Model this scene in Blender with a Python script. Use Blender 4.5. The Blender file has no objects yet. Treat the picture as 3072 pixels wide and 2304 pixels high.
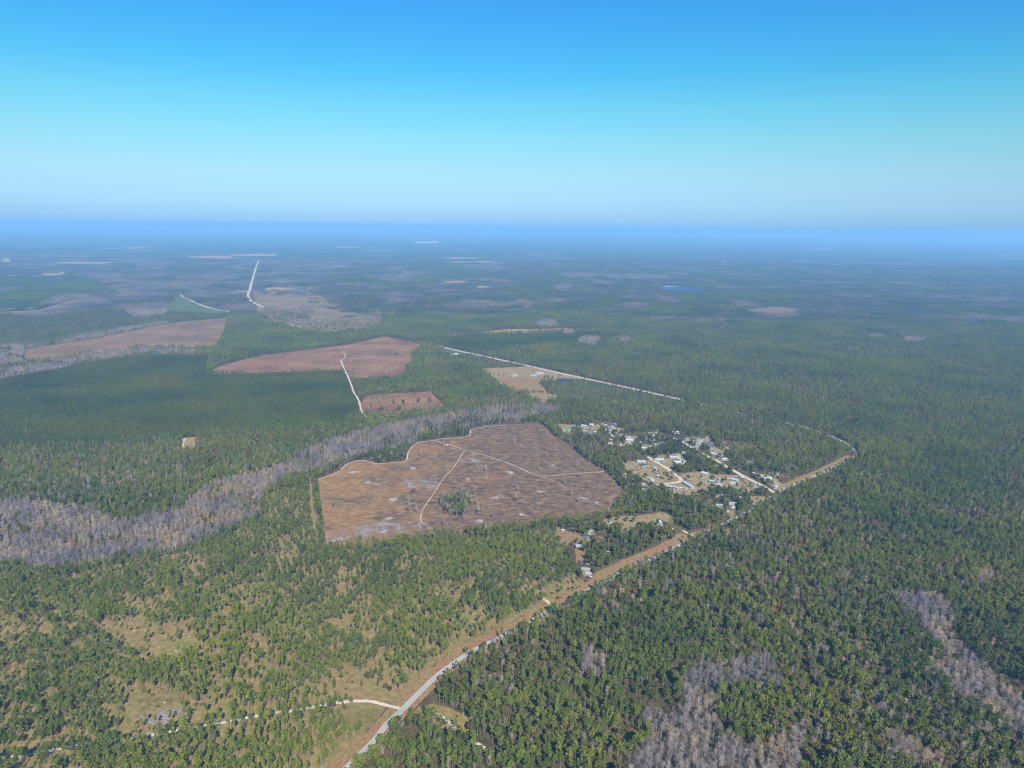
import bpy, bmesh, math, random
import numpy as np
from mathutils import Matrix, Vector, Euler

R = math.radians
rng = np.random.default_rng(7)
random.seed(7)
sc = bpy.context.scene
col = sc.collection

# ------------------------------------------------------------------ camera
FPX, CAMH, PITCH, ROLL = 2200.0, 480.0, 12.08, 0.70       # photo pixels are 3072 x 2304
cd = bpy.data.cameras.new('camera')
cd.sensor_fit = 'HORIZONTAL'; cd.sensor_width = 36.0; cd.lens = 36.0 * FPX / 3072.0
cd.clip_start = 1.0; cd.clip_end = 300000.0
cam = bpy.data.objects.new('camera', cd); col.objects.link(cam)
CAMR = Matrix.Rotation(R(90 - PITCH), 3, 'X') @ Matrix.Rotation(R(ROLL), 3, 'Z')
cam.matrix_world = Matrix.Translation((0, 0, CAMH)) @ CAMR.to_4x4()
sc.camera = cam
CR = np.array(CAMR)

# ------------------------------------------------------------------ sky, sun, exposure
SUN_EL, SUN_AZ = 38.0, 166.0        # azimuth clockwise from the view direction (+Y)
sun_dir = Vector((math.sin(R(SUN_AZ)) * math.cos(R(SUN_EL)), math.cos(R(SUN_AZ)) * math.cos(R(SUN_EL)), math.sin(R(SUN_EL))))
w = bpy.data.worlds.new('World'); sc.world = w; w.use_nodes = True
nt = w.node_tree; nt.nodes.clear()
sky = nt.nodes.new('ShaderNodeTexSky'); sky.sky_type = 'NISHITA'; sky.sun_disc = False
sky.sun_elevation = R(SUN_EL); sky.sun_rotation = R(SUN_AZ)
sky.altitude = 100; sky.air_density = 1.0; sky.dust_density = 0.4; sky.ozone_density = 3.0
bg = nt.nodes.new('ShaderNodeBackground'); bg.inputs['Strength'].default_value = 0.10
wo = nt.nodes.new('ShaderNodeOutputWorld')
# the day's clear, blue air: one tint by height above the horizon, the same all the way round
tc = nt.nodes.new('ShaderNodeTexCoord'); sx_ = nt.nodes.new('ShaderNodeSeparateXYZ'); cr_ = nt.nodes.new('ShaderNodeValToRGB')
TINT = [(0.0, (.245, .475, .95)), (0.014, (.265, .46, .84)), (0.043, (.345, .50, .72)), (0.069, (.395, .55, .65)), (0.11, (.365, .63, .63)), (0.15, (.285, .665, .68)), (0.19, (.185, .65, .74)), (0.25, (.155, .61, .85)), (0.45, (.15, .56, .92)), (1.0, (.15, .56, .92))]
e_ = cr_.color_ramp.elements
while len(e_) < len(TINT): e_.new(0.5)
for i_, (p_, c_) in enumerate(TINT): e_[i_].position = p_; e_[i_].color = (*c_, 1)
mx_ = nt.nodes.new('ShaderNodeMix'); mx_.data_type = 'RGBA'; mx_.blend_type = 'MULTIPLY'; mx_.inputs[0].default_value = 1.0
nt.links.new(tc.outputs['Generated'], sx_.inputs[0]); nt.links.new(sx_.outputs['Z'], cr_.inputs['Fac'])
nt.links.new(sky.outputs[0], mx_.inputs[6]); nt.links.new(cr_.outputs[0], mx_.inputs[7])
nt.links.new(mx_.outputs[2], bg.inputs['Color']); nt.links.new(bg.outputs[0], wo.inputs['Surface'])
sl = bpy.data.lights.new('sun', 'SUN'); sl.energy = 4.4; sl.angle = R(0.5); sl.color = (1.0, 0.95, 0.87)
so = bpy.data.objects.new('sun', sl); col.objects.link(so)
so.rotation_euler = sun_dir.to_track_quat('Z', 'Y').to_euler(); so.location = (0, 0, 900)
sc.view_settings.view_transform = 'Standard'; sc.view_settings.look = 'None'
sc.view_settings.exposure = 0.88; sc.view_settings.gamma = 1.0
sc.render.engine = 'CYCLES'
cy = sc.cycles
cy.max_bounces = 4; cy.diffuse_bounces = 2; cy.glossy_bounces = 1; cy.transmission_bounces = 2
cy.volume_bounces = 1; cy.transparent_max_bounces = 4; cy.use_denoising = True; cy.filter_width = 1.1
cy.denoising_input_passes = 'RGB_ALBEDO_NORMAL'
HAZE_DENSITY = 1.0 / 14500.0
HAZE_COLOR = (0.30, 0.63, 1.0, 1)

# ------------------------------------------------------------------ pixel <-> ground
def g(u, v, h=0.0):
    d = CR @ np.array([(u - 1536) / FPX, (1152 - v) / FPX, -1.0])
    t = (h - CAMH) / d[2]
    return np.array([d[0] * t, d[1] * t])
def gp(pts):
    return np.array([g(*p) for p in pts])
def to_px(x, y, z=0.0):
    P = np.stack([x, y, np.full_like(x, z) - CAMH], 0)
    c = CR.T @ P
    return 1536 + FPX * c[0] / -c[2], 1152 - FPX * c[1] / -c[2]
def zz(ox, oy, s):                   # points read from an enlarged view of the photo
    return lambda pts, h=0.0: [((ox + p[0] / s), (oy + p[1] / s), (p[2] if len(p) > 2 else h)) for p in pts]
Z1 = zz(1640, 1240, 5.53); Z2 = zz(1840, 1240, 5.53); Z3 = zz(2000, 1240, 5.53); Z4 = zz(1640, 1480, 5.53)
ZF = zz(1300, 980, 5.53); Z5 = zz(900, 1200, 2.16); Z6 = zz(1600, 1200, 2.16)
ZB1 = zz(0, 1704, 2.765); ZB2 = zz(800, 1704, 2.765); ZB3 = zz(1600, 1704, 2.765); ZB4 = zz(2272, 1704, 2.765)
ZM1 = zz(0, 600, 2.16); ZM3 = zz(900, 900, 4.32); ZL = zz(512, 640, 4.32); ZR = zz(1900, 780, 4.32); ZI = zz(1150, 660, 5.53)

# ------------------------------------------------------------------ noise
def vnoise(x, y, seed):
    r = np.random.default_rng(seed); T = r.random((256, 256))
    xi = np.floor(x).astype(int); yi = np.floor(y).astype(int)
    fx = x - xi; fy = y - yi
    fx = fx * fx * (3 - 2 * fx); fy = fy * fy * (3 - 2 * fy)
    a = T[xi % 256, yi % 256]; b = T[(xi + 1) % 256, yi % 256]; c = T[xi % 256, (yi + 1) % 256]; d = T[(xi + 1) % 256, (yi + 1) % 256]
    return (a * (1 - fx) + b * fx) * (1 - fy) + (c * (1 - fx) + d * fx) * fy
def fbm(x, y, scale, seed, o=3):
    t = 0; a = 1; s = 0
    for i in range(o):
        t = t + a * vnoise(x / scale * 2 ** i + 31.7 * i, y / scale * 2 ** i + 17.3 * i, seed + i); s += a; a *= 0.5
    return t / s
def inside(poly, x, y):
    r = np.zeros(x.shape, bool)
    lo = poly.min(0); hi = poly.max(0)
    m = (x >= lo[0]) & (x <= hi[0]) & (y >= lo[1]) & (y <= hi[1])
    if not m.any(): return r
    px = x[m]; py = y[m]; q = np.zeros(px.shape, bool)
    n = len(poly); j = n - 1
    for i in range(n):
        xi, yi = poly[i]; xj, yj = poly[j]
        if yi != yj:
            c = ((yi > py) != (yj > py)) & (px < (xj - xi) * (py - yi) / (yj - yi) + xi)
            q ^= c
        j = i
    r[m] = q
    return r
def dist_line(line, x, y):
    d = np.full(x.shape, 1e9)
    lo = line.min(0) - 60; hi = line.max(0) + 60
    m = (x >= lo[0]) & (x <= hi[0]) & (y >= lo[1]) & (y <= hi[1])
    px = x[m]; py = y[m]; q = np.full(px.shape, 1e9)
    for a, b in zip(line[:-1], line[1:]):
        ab = b - a; L = max(ab @ ab, 1e-6)
        t = np.clip(((px - a[0]) * ab[0] + (py - a[1]) * ab[1]) / L, 0, 1)
        q = np.minimum(q, np.hypot(px - a[0] - t * ab[0], py - a[1] - t * ab[1]))
    d[m] = q
    return d

# ------------------------------------------------------------------ materials
def mat(name):
    m = bpy.data.materials.new(name); m.use_nodes = True; m.node_tree.nodes.clear()
    return m, m.node_tree.nodes, m.node_tree.links
def rgba(c): return (c[0], c[1], c[2], 1.0)
def noise_node(N, L, vec, scale, detail=4, rough=0.55):
    n = N.new('ShaderNodeTexNoise'); n.inputs['Scale'].default_value = scale; n.inputs['Detail'].default_value = detail
    n.inputs['Roughness'].default_value = rough; L.new(vec, n.inputs['Vector']); return maprange(N, L, n.outputs['Fac'], 0.3, 0.7)
def ramp(N, L, fac, stops):
    r = N.new('ShaderNodeValToRGB'); e = r.color_ramp.elements
    while len(e) < len(stops): e.new(0.5)
    for i, (p, c) in enumerate(stops): e[i].position = p; e[i].color = rgba(c)
    L.new(fac, r.inputs['Fac']); return r.outputs['Color']
def mixc(N, L, fac, a, b, mode='MIX'):
    m = N.new('ShaderNodeMix'); m.data_type = 'RGBA'; m.blend_type = mode
    if isinstance(fac, float): m.inputs[0].default_value = fac
    else: L.new(fac, m.inputs[0])
    for s, k in ((a, 6), (b, 7)):
        if isinstance(s, tuple): m.inputs[k].default_value = rgba(s)
        else: L.new(s, m.inputs[k])
    return m.outputs[2]
def maprange(N, L, v, a, b, c=0.0, d=1.0):
    m = N.new('ShaderNodeMapRange'); m.clamp = True
    for i, q in enumerate((a, b, c, d)): m.inputs[i + 1].default_value = q
    L.new(v, m.inputs[0]); return m.outputs[0]
def finish(m, N, L, color, rough=0.95, bump=None, bstr=0.4, bdist=0.3, spec=0.1):
    b = N.new('ShaderNodeBsdfPrincipled'); o = N.new('ShaderNodeOutputMaterial')
    if isinstance(color, tuple): b.inputs['Base Color'].default_value = rgba(color)
    else: L.new(color, b.inputs['Base Color'])
    b.inputs['Roughness'].default_value = rough; b.inputs['Specular IOR Level'].default_value = spec
    if bump is not None:
        k = N.new('ShaderNodeBump'); k.inputs['Strength'].default_value = bstr; k.inputs['Distance'].default_value = bdist
        L.new(bump, k.inputs['Height']); L.new(k.outputs[0], b.inputs['Normal'])
    L.new(b.outputs[0], o.inputs['Surface']); return m
def earth(name, big, small, stops, stops2=None, mixf=0.5, bump=0.4, stretch=None):
    """soil or grass: a wide noise ramp mixed with a fine one"""
    m, N, L = mat(name)
    geo = N.new('ShaderNodeNewGeometry'); vec = geo.outputs['Position']
    if stretch:
        mp = N.new('ShaderNodeMapping'); mp.inputs['Rotation'].default_value = (0, 0, R(stretch[0])); mp.inputs['Scale'].default_value = (stretch[1], 1, 1)
        L.new(vec, mp.inputs['Vector']); vec2 = mp.outputs[0]
    else: vec2 = vec
    n1 = noise_node(N, L, vec, 1.0 / big, 5); n2 = noise_node(N, L, vec2, 1.0 / small, 5, 0.65)
    c1 = ramp(N, L, n1, stops); c2 = ramp(N, L, n2, stops2 or stops)
    return finish(m, N, L, mixc(N, L, mixf, c1, c2), bump=n2, bstr=bump)

M = {}
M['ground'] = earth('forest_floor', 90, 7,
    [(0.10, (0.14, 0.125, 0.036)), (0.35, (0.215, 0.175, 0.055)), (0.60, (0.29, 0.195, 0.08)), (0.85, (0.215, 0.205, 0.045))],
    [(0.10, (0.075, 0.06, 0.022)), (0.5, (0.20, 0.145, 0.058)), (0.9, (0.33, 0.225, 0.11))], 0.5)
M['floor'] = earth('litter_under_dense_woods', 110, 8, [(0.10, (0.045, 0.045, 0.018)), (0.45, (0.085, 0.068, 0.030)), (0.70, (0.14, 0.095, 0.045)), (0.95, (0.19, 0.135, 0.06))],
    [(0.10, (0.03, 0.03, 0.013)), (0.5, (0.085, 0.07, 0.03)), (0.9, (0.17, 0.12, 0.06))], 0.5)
M['tan'] = earth('tan_pasture', 60, 6, [(0.35, (0.24, 0.165, 0.075)), (0.55, (0.30, 0.215, 0.11)), (0.7, (0.25, 0.185, 0.085))],
    [(0.3, (0.18, 0.125, 0.055)), (0.6, (0.31, 0.225, 0.115))], 0.45, 0.2)
M['redgrass'] = earth('reddish_verge', 40, 4, [(0.35, (0.26, 0.13, 0.062)), (0.5, (0.27, 0.175, 0.08)), (0.62, (0.20, 0.17, 0.06))],
    [(0.3, (0.18, 0.095, 0.045)), (0.65, (0.34, 0.19, 0.10))], 0.5, 0.25)
M['field_red'] = earth('cut_over_field', 130, 14, [(0.10, (0.10, 0.05, 0.032)), (0.4, (0.19, 0.092, 0.048)), (0.62, (0.29, 0.135, 0.06)), (0.92, (0.33, 0.21, 0.085))],
    [(0.12, (0.06, 0.034, 0.024)), (0.5, (0.19, 0.10, 0.055)), (0.9, (0.40, 0.26, 0.14))], 0.5, 0.6, (20, 1.8))
M['field_brown'] = earth('brown_field', 200, 22, [(0.10, (0.085, 0.052, 0.036)), (0.4, (0.15, 0.085, 0.05)), (0.65, (0.25, 0.125, 0.055)), (0.92, (0.26, 0.185, 0.07))],
    [(0.15, (0.10, 0.058, 0.035)), (0.85, (0.32, 0.20, 0.10))], 0.5, 0.5, (-8, 2.0))
M['far_tan'] = earth('distant_field', 200, 30, [(0.1, (0.20, 0.135, 0.065)), (0.5, (0.34, 0.205, 0.10)), (0.9, (0.40, 0.27, 0.15))], None, 0.5, 0.1)
M['sand'] = earth('pale_sand', 25, 3, [(0.3, (0.42, 0.33, 0.23)), (0.6, (0.60, 0.50, 0.37))], [(0.3, (0.38, 0.29, 0.19)), (0.65, (0.62, 0.53, 0.41))], 0.5, 0.2)
M['dirt'] = earth('dirt_track', 25, 3, [(0.3, (0.28, 0.20, 0.125)), (0.6, (0.42, 0.32, 0.21))], None, 0.5, 0.2)
M['asphalt'] = earth('old_asphalt', 30, 1.5, [(0.3, (0.28, 0.27, 0.25)), (0.65, (0.37, 0.355, 0.325))], [(0.3, (0.25, 0.24, 0.225)), (0.7, (0.39, 0.375, 0.345))], 0.4, 0.1)
def debris_material():
    m, N, L = mat('pale_debris')
    geo = N.new('ShaderNodeNewGeometry'); vec = geo.outputs['Position']
    mp = N.new('ShaderNodeMapping'); mp.inputs['Rotation'].default_value = (0, 0, R(-20)); mp.inputs['Scale'].default_value = (1, 3.0, 1); L.new(vec, mp.inputs['Vector'])
    n1 = noise_node(N, L, vec, 1 / 22, 4); n2 = noise_node(N, L, mp.outputs[0], 1 / 4.5, 6, 0.75)
    c = ramp(N, L, n2, [(0.1, (0.14, 0.12, 0.10)), (0.5, (0.25, 0.22, 0.20)), (0.95, (0.44, 0.40, 0.36))])
    ad = N.new('ShaderNodeMath'); ad.operation = 'ADD'; L.new(n1, ad.inputs[0]); L.new(n2, ad.inputs[1])
    al = maprange(N, L, ad.outputs[0], 0.95, 1.25)
    finish(m, N, L, c)
    o = [k for k in N if k.type == 'OUTPUT_MATERIAL'][0]; b = [k for k in N if k.type == 'BSDF_PRINCIPLED'][0]
    L.new(al, b.inputs['Alpha']); return m
M['debris'] = debris_material()
M['scrub'] = earth('scrub_floor', 50, 5, [(0.15, (0.06, 0.085, 0.03)), (0.6, (0.095, 0.115, 0.04)), (0.95, (0.23, 0.165, 0.075))], None, 0.5, 0.5)
M['sparse'] = earth('thinned_ground', 140, 20, [(0.15, (0.10, 0.085, 0.04)), (0.5, (0.20, 0.135, 0.065)), (0.9, (0.32, 0.21, 0.11))], None, 0.5, 0.4)
M['swamp'] = earth('swamp_floor', 40, 5, [(0.35, (0.06, 0.055, 0.04)), (0.6, (0.12, 0.10, 0.07))], None, 0.5, 0.5)
M['white'] = finish(*(lambda t: t)(mat('white_paint')), (0.75, 0.75, 0.73), 0.6)
M['yellow'] = finish(*mat('yellow_paint'), (0.6, 0.42, 0.05), 0.6)

def clearcut_material():
    m, N, L = mat('clearcut_ground')
    geo = N.new('ShaderNodeNewGeometry'); vec = geo.outputs['Position']
    sx = N.new('ShaderNodeSeparateXYZ'); L.new(vec, sx.inputs[0])
    mp = N.new('ShaderNodeMapping'); mp.inputs['Rotation'].default_value = (0, 0, R(24)); mp.inputs['Scale'].default_value = (1, 1.5, 1); L.new(vec, mp.inputs['Vector'])
    n1 = noise_node(N, L, vec, 1 / 70, 5); n2 = noise_node(N, L, mp.outputs[0], 1 / 17.0, 8, 0.78); n3 = noise_node(N, L, vec, 1 / 26, 5, 0.6)
    mauve = ramp(N, L, n2, [(0.10, (0.042, 0.026, 0.018)), (0.38, (0.110, 0.067, 0.044)), (0.62, (0.175, 0.107, 0.070)), (0.95, (0.37, 0.27, 0.19))])
    olive = ramp(N, L, n2, [(0.1, (0.09, 0.058, 0.03)), (0.8, (0.26, 0.16, 0.082))])
    orange = mixc(N, L, 0.55, ramp(N, L, n1, [(0.15, (0.27, 0.125, 0.05)), (0.5, (0.36, 0.19, 0.065)), (0.85, (0.24, 0.20, 0.05))]), ramp(N, L, n2, [(0.1, (0.14, 0.075, 0.04)), (0.5, (0.31, 0.165, 0.07)), (0.9, (0.42, 0.28, 0.14))]))
    c = mixc(N, L, maprange(N, L, n3, 0.35, 0.85), mauve, olive)
    ad = N.new('ShaderNodeMath'); ad.operation = 'MULTIPLY_ADD'; L.new(n1, ad.inputs[0]); ad.inputs[1].default_value = 370.0; L.new(sx.outputs[0], ad.inputs[2])
    gfac = maprange(N, L, ad.outputs[0], -150.0, 90.0, 0.72, 0.0)
    c = mixc(N, L, gfac, c, orange)
    pale = mixc(N, L, maprange(N, L, n2, 0.80, 0.98), c, (0.50, 0.43, 0.36))
    c = mixc(N, L, maprange(N, L, n3, 0.35, 0.8, 0.15, 0.9), c, pale)
    return finish(m, N, L, c, bump=n2, bstr=0.7, bdist=0.5)
M['clearcut'] = clearcut_material()

def far_material():
    """woods and openings too far away to tell single trees apart"""
    m, N, L = mat('distant_woodland')
    geo = N.new('ShaderNodeNewGeometry'); vec = geo.outputs['Position']
    n1 = noise_node(N, L, vec, 1 / 1500, 6, 0.6); n2 = noise_node(N, L, vec, 1 / 130, 6, 0.7); n3 = noise_node(N, L, vec, 1 / 1700, 6, 0.6)
    woods = ramp(N, L, n2, [(0.1, (0.010, 0.018, 0.008)), (0.5, (0.035, 0.05, 0.02)), (0.9, (0.10, 0.11, 0.05))])
    bare = ramp(N, L, n2, [(0.1, (0.04, 0.036, 0.034)), (0.5, (0.12, 0.10, 0.095)), (0.9, (0.19, 0.16, 0.15))])
    c = mixc(N, L, maprange(N, L, n1, 0.5, 0.85), woods, bare)
    c = mixc(N, L, maprange(N, L, n3, 0.80, 0.9), c, (0.34, 0.26, 0.19))
    return finish(m, N, L, c, bump=n2, bstr=0.8, bdist=14)
M['far'] = far_material()

def leaf(name, stops, var=0.5, trans=0.22, patch=210.0):
    """foliage: colour differs from tree to tree, from clump to clump and slowly across the stand"""
    m, N, L = mat(name)
    oi = N.new('ShaderNodeObjectInfo'); at = N.new('ShaderNodeAttribute'); at.attribute_name = 'tint'
    geo = N.new('ShaderNodeNewGeometry')
    a = N.new('ShaderNodeMath'); a.operation = 'MULTIPLY_ADD'; L.new(oi.outputs['Random'], a.inputs[0]); a.inputs[1].default_value = var
    b = N.new('ShaderNodeMath'); b.operation = 'MULTIPLY'; L.new(at.outputs['Fac'], b.inputs[0]); b.inputs[1].default_value = 1 - var
    L.new(b.outputs[0], a.inputs[2])
    c = ramp(N, L, a.outputs[0], stops)
    pn = noise_node(N, L, geo.outputs['Position'], 1 / patch, 3)
    k = ramp(N, L, pn, [(0.08, (0.62, 0.70, 0.86)), (0.5, (1, 1, 1)), (0.92, (1.32, 1.18, 0.78))])
    c = mixc(N, L, 1.0, c, k, 'MULTIPLY')
    d = N.new('ShaderNodeBsdfDiffuse'); t = N.new('ShaderNodeBsdfTranslucent'); x = N.new('ShaderNodeMixShader'); o = N.new('ShaderNodeOutputMaterial')
    L.new(c, d.inputs['Color']); L.new(c, t.inputs['Color']); x.inputs[0].default_value = trans
    L.new(d.outputs[0], x.inputs[1]); L.new(t.outputs[0], x.inputs[2]); L.new(x.outputs[0], o.inputs['Surface'])
    return m
M['pine'] = leaf('pine_needles', [(0.0, (0.060, 0.088, 0.022)), (0.4, (0.108, 0.145, 0.028)), (0.7, (0.158, 0.188, 0.031)), (1.0, (0.235, 0.235, 0.036))])
M['young'] = leaf('plantation_needles', [(0.0, (0.038, 0.055, 0.019)), (0.5, (0.068, 0.086, 0.024)), (1.0, (0.125, 0.138, 0.030))], 0.6, 0.15, 260)
M['oak'] = leaf('broad_leaves', [(0.0, (0.05, 0.064, 0.018)), (0.5, (0.088, 0.102, 0.024)), (0.85, (0.135, 0.132, 0.03)), (1.0, (0.18, 0.145, 0.035))])
M['rust'] = leaf('rust_leaves', [(0.0, (0.13, 0.085, 0.065)), (0.4, (0.17, 0.095, 0.055)), (0.7, (0.20, 0.10, 0.045)), (1.0, (0.22, 0.16, 0.05))])
M['shrub'] = leaf('shrub_leaves', [(0.0, (0.05, 0.06, 0.018)), (0.4, (0.09, 0.09, 0.028)), (0.7, (0.16, 0.11, 0.045)), (1.0, (0.21, 0.13, 0.06))])
M['gold'] = leaf('golden_leaves', [(0.0, (0.26, 0.15, 0.03)), (1.0, (0.33, 0.20, 0.04))])
M['trunk'] = earth('pine_bark', 6, 0.8, [(0.3, (0.13, 0.10, 0.08)), (0.65, (0.24, 0.19, 0.155))], None, 0.5, 0.3)
M['grey'] = leaf('bare_grey_wood', [(0.0, (0.13, 0.102, 0.09)), (0.45, (0.235, 0.19, 0.17)), (1.0, (0.39, 0.325, 0.295))], 0.6, 0.0, 60)
M['water'] = finish(*mat('lake_water'), (0.006, 0.045, 0.15), 0.35, spec=0.15)

# ------------------------------------------------------------------ mesh helpers
def new_mesh(name, verts, faces, mats, tint=None, mi=None):
    me = bpy.data.meshes.new(name); me.from_pydata([tuple(map(float, v)) for v in verts], [], [tuple(map(int, f)) for f in faces])
    for m in mats: me.materials.append(m)
    if mi is not None: me.polygons.foreach_set('material_index', np.asarray(mi, dtype=np.int32))
    if tint is not None:
        a = me.attributes.new('tint', 'FLOAT', 'POINT'); a.data.foreach_set('value', np.asarray(tint, dtype=np.float32))
    me.update(); return me
class MB:
    def __init__(s): s.v = []; s.f = []; s.t = []; s.m = []
    def add(s, v, f, tint=0.5, m=0):
        o = len(s.v); s.v += [tuple(p) for p in v]; s.f += [tuple(i + o for i in q) for q in f]; s.t += [tint] * len(v); s.m += [m] * len(f)
    def tube(s, a, b, ra, rb, n=5, tint=0.5, m=0):
        a = np.array(a, float); b = np.array(b, float); d = b - a; d /= max(np.linalg.norm(d), 1e-6)
        x = np.cross(d, (0.3, 0.9, 0.2)); x /= np.linalg.norm(x); y = np.cross(d, x)
        v = [a + ra * (x * math.cos(k * 2 * math.pi / n) + y * math.sin(k * 2 * math.pi / n)) for k in range(n)]
        v += [b + rb * (x * math.cos(k * 2 * math.pi / n) + y * math.sin(k * 2 * math.pi / n)) for k in range(n)]
        s.add(v, [(k, (k + 1) % n, n + (k + 1) % n, n + k) for k in range(n)], tint, m)
    def box(s, c, d, tint=0.5, m=0, rz=0.0):
        v = [(sx * d[0] / 2, sy * d[1] / 2, sz * d[2] / 2) for sz in (-1, 1) for sx, sy in ((-1, -1), (1, -1), (1, 1), (-1, 1))]
        cs, sn = math.cos(rz), math.sin(rz)
        v = [(c[0] + x * cs - y * sn, c[1] + x * sn + y * cs, c[2] + z) for x, y, z in v]
        s.add(v, [(0, 3, 2, 1), (4, 5, 6, 7), (0, 1, 5, 4), (1, 2, 6, 5), (2, 3, 7, 6), (3, 0, 4, 7)], tint, m)
    def card(s, p, nrm, size, r, tint, m=0):
        nrm = nrm / max(np.linalg.norm(nrm), 1e-6)
        x = np.cross(nrm, r.normal(size=3)); x /= max(np.linalg.norm(x), 1e-6); y = np.cross(nrm, x)
        a = size * r.uniform(0.75, 1.25); b = size * r.uniform(0.55, 0.95)
        bend = nrm * size * 0.2
        s.add([p - x * a - bend, p - y * b * 0.9, p + x * a - bend, p + y * b], [(0, 1, 2), (0, 2, 3)], tint, m)
    def mesh(s, name, mats): return new_mesh(name, s.v, s.f, mats, s.t, s.m)
    def merge(s, o, dm=0):
        k = len(s.v); s.v += o.v; s.f += [tuple(i + k for i in q) for q in o.f]; s.t += o.t; s.m += [q + dm for q in o.m]

def link(name, data, parent=None, loc=(0, 0, 0), rz=0.0, scale=None):
    o = bpy.data.objects.new(name, data); col.objects.link(o)
    o.location = loc
    if rz: o.rotation_euler = (0, 0, rz)
    if scale is not None: o.scale = scale
    if parent is not None: o.parent = parent
    return o
def tag(o, label, cat, group=None):
    o['label'] = label; o['category'] = cat
    if group: o['group'] = group
    return o

def ragged(poly, step, amp, seed):
    r = np.random.default_rng(seed); out = []
    n = len(poly)
    for i in range(n):
        a = poly[i]; b = poly[(i + 1) % n]; L = np.hypot(*(b - a)); k = max(1, int(L / step))
        nn = np.array([-(b - a)[1], (b - a)[0]]) / max(L, 1e-6)
        for j in range(k):
            p = a + (b - a) * j / k
            out.append(p + nn * amp * r.uniform(-1, 1) * (0.3 if j == 0 else 1))
    return np.array(out)
def sheet(name, poly, z, material, step=6.0, amp=1.5, seed=1):
    p = ragged(poly, step, amp, seed) if amp > 0 else poly
    bm = bmesh.new()
    vs = [bm.verts.new((q[0], q[1], z)) for q in p]
    f = bm.faces.new(vs)
    bmesh.ops.triangulate(bm, faces=[f])
    bmesh.ops.recalc_face_normals(bm, faces=bm.faces[:])
    for f in bm.faces:
        if f.normal.z < 0: f.normal_flip()
    me = bpy.data.meshes.new(name); bm.to_mesh(me); bm.free(); me.materials.append(material)
    o = link(name, me); o['kind'] = 'structure'; return o
def smooth(line, n=6):
    P = np.vstack([2 * line[0] - line[1], line, 2 * line[-1] - line[-2]]); out = []
    for i in range(1, len(P) - 2):
        for k in range(n):
            t = k / n
            out.append(0.5 * (2 * P[i] + (P[i + 1] - P[i - 1]) * t + (2 * P[i - 1] - 5 * P[i] + 4 * P[i + 1] - P[i + 2]) * t * t + (3 * P[i] - P[i - 1] - 3 * P[i + 1] + P[i + 2]) * t ** 3))
    out.append(P[-2]); return np.array(out)
def ribbon(name, line, width, z, material, off=0.0, parent=None, wob=0.0, seed=3):
    r = np.random.default_rng(seed)
    d = np.gradient(line, axis=0); d /= np.maximum(np.hypot(d[:, 0], d[:, 1])[:, None], 1e-6)
    nn = np.stack([-d[:, 1], d[:, 0]], 1)
    a = line + nn * (off + width / 2 + wob * r.uniform(-1, 1, len(line)))[:, None] if wob else line + nn * (off + width / 2)
    b = line + nn * (off - width / 2 + wob * r.uniform(-1, 1, len(line)))[:, None] if wob else line + nn * (off - width / 2)
    n = len(line)
    me = new_mesh(name, [(p[0], p[1], z) for p in a] + [(p[0], p[1], z) for p in b], [(n + i, n + i + 1, i + 1, i) for i in range(n - 1)], [material])
    o = link(name, me, parent)
    if parent is None: o['kind'] = 'structure'
    return o

# ------------------------------------------------------------------ land cover, traced from the photo
H = 14.0
BIGFIELD = gp([(946, 1441), (1016, 1413), (1039, 1392), (1071, 1381), (1094, 1380), (1131, 1390), (1168, 1387), (1217, 1381), (1224, 1353), (1250, 1327), (1291, 1321), (1330, 1314),
    (1386, 1311), (1409, 1304), (1412, 1288), (1451, 1279), (1516, 1273), (1622, 1270), (1659, 1304), (1719, 1343), (1761, 1380), (1821, 1417), (1854, 1450), (1885, 1484),
    (1826, 1526, 13), (1756, 1545, 13), (1641, 1552, 13), (1525, 1570, 13), (1432, 1577, 13), (1317, 1593, 13), (1224, 1607, 13), (1131, 1623, 13), (1016, 1628, 13), (974, 1626, 8), (962, 1524), (951, 1459)])
FIELD2 = gp([(620, 1123), (657, 1100), (722, 1081), (787, 1067), (926, 1049), (1030, 1037), (1097, 1023), (1131, 1015), (1157, 1010), (1201, 1020), (1236, 1026), (1270, 1037), (1247, 1053), (1233, 1062),
    (1233, 1076), (1247, 1090), (1217, 1101), (1222, 1120), (1178, 1131, 10), (1108, 1133, 10), (1062, 1131, 10), (1039, 1120, 5), (1025, 1108, 7), (969, 1109, 7), (900, 1113, 7), (760, 1118, 6)])
FIELD3 = gp([(1101, 1187), (1294, 1174), (1305, 1189), (1338, 1222), (1317, 1229), (1224, 1243), (1189, 1247), (1108, 1256), (1092, 1245), (1085, 1208)])
FARM = gp([(1450, 1105), (1582, 1100), (1640, 1112), (1697, 1125), (1760, 1140), (1720, 1136), (1660, 1142), (1619, 1151), (1637, 1170), (1642, 1181), (1660, 1183), (1690, 1197), (1633, 1202, 6), (1593, 1195, 6),
    (1586, 1183), (1557, 1174, 5), (1544, 1168, 8), (1504, 1152, 8), (1479, 1134, 8), (1463, 1124)])
FARM_RED = gp([(1483, 1134), (1560, 1131), (1603, 1134), (1612, 1146), (1626, 1162), (1632, 1176), (1590, 1176), (1560, 1168), (1530, 1156)])
FARM_YOUNG = gp([(1700, 1126), (1760, 1138), (1818, 1151), (1901, 1169), (2040, 1200), (2060, 1212), (1910, 1212, 4), (1818, 1212, 4), (1690, 1199), (1660, 1183), (1644, 1170), (1660, 1144)])
LEFTBROWN = gp([(74, 1049), (278, 1017), (463, 980), (556, 963), (681, 954), (671, 1003), (648, 1044), (579, 1047), (440, 1044), (324, 1056), (185, 1079), (69, 1091)])
YOUNG_L1 = gp([(-150, 965), (200, 945), (400, 935), (480, 960), (400, 985), (250, 1005), (120, 1036), (-150, 1040)])
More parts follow.
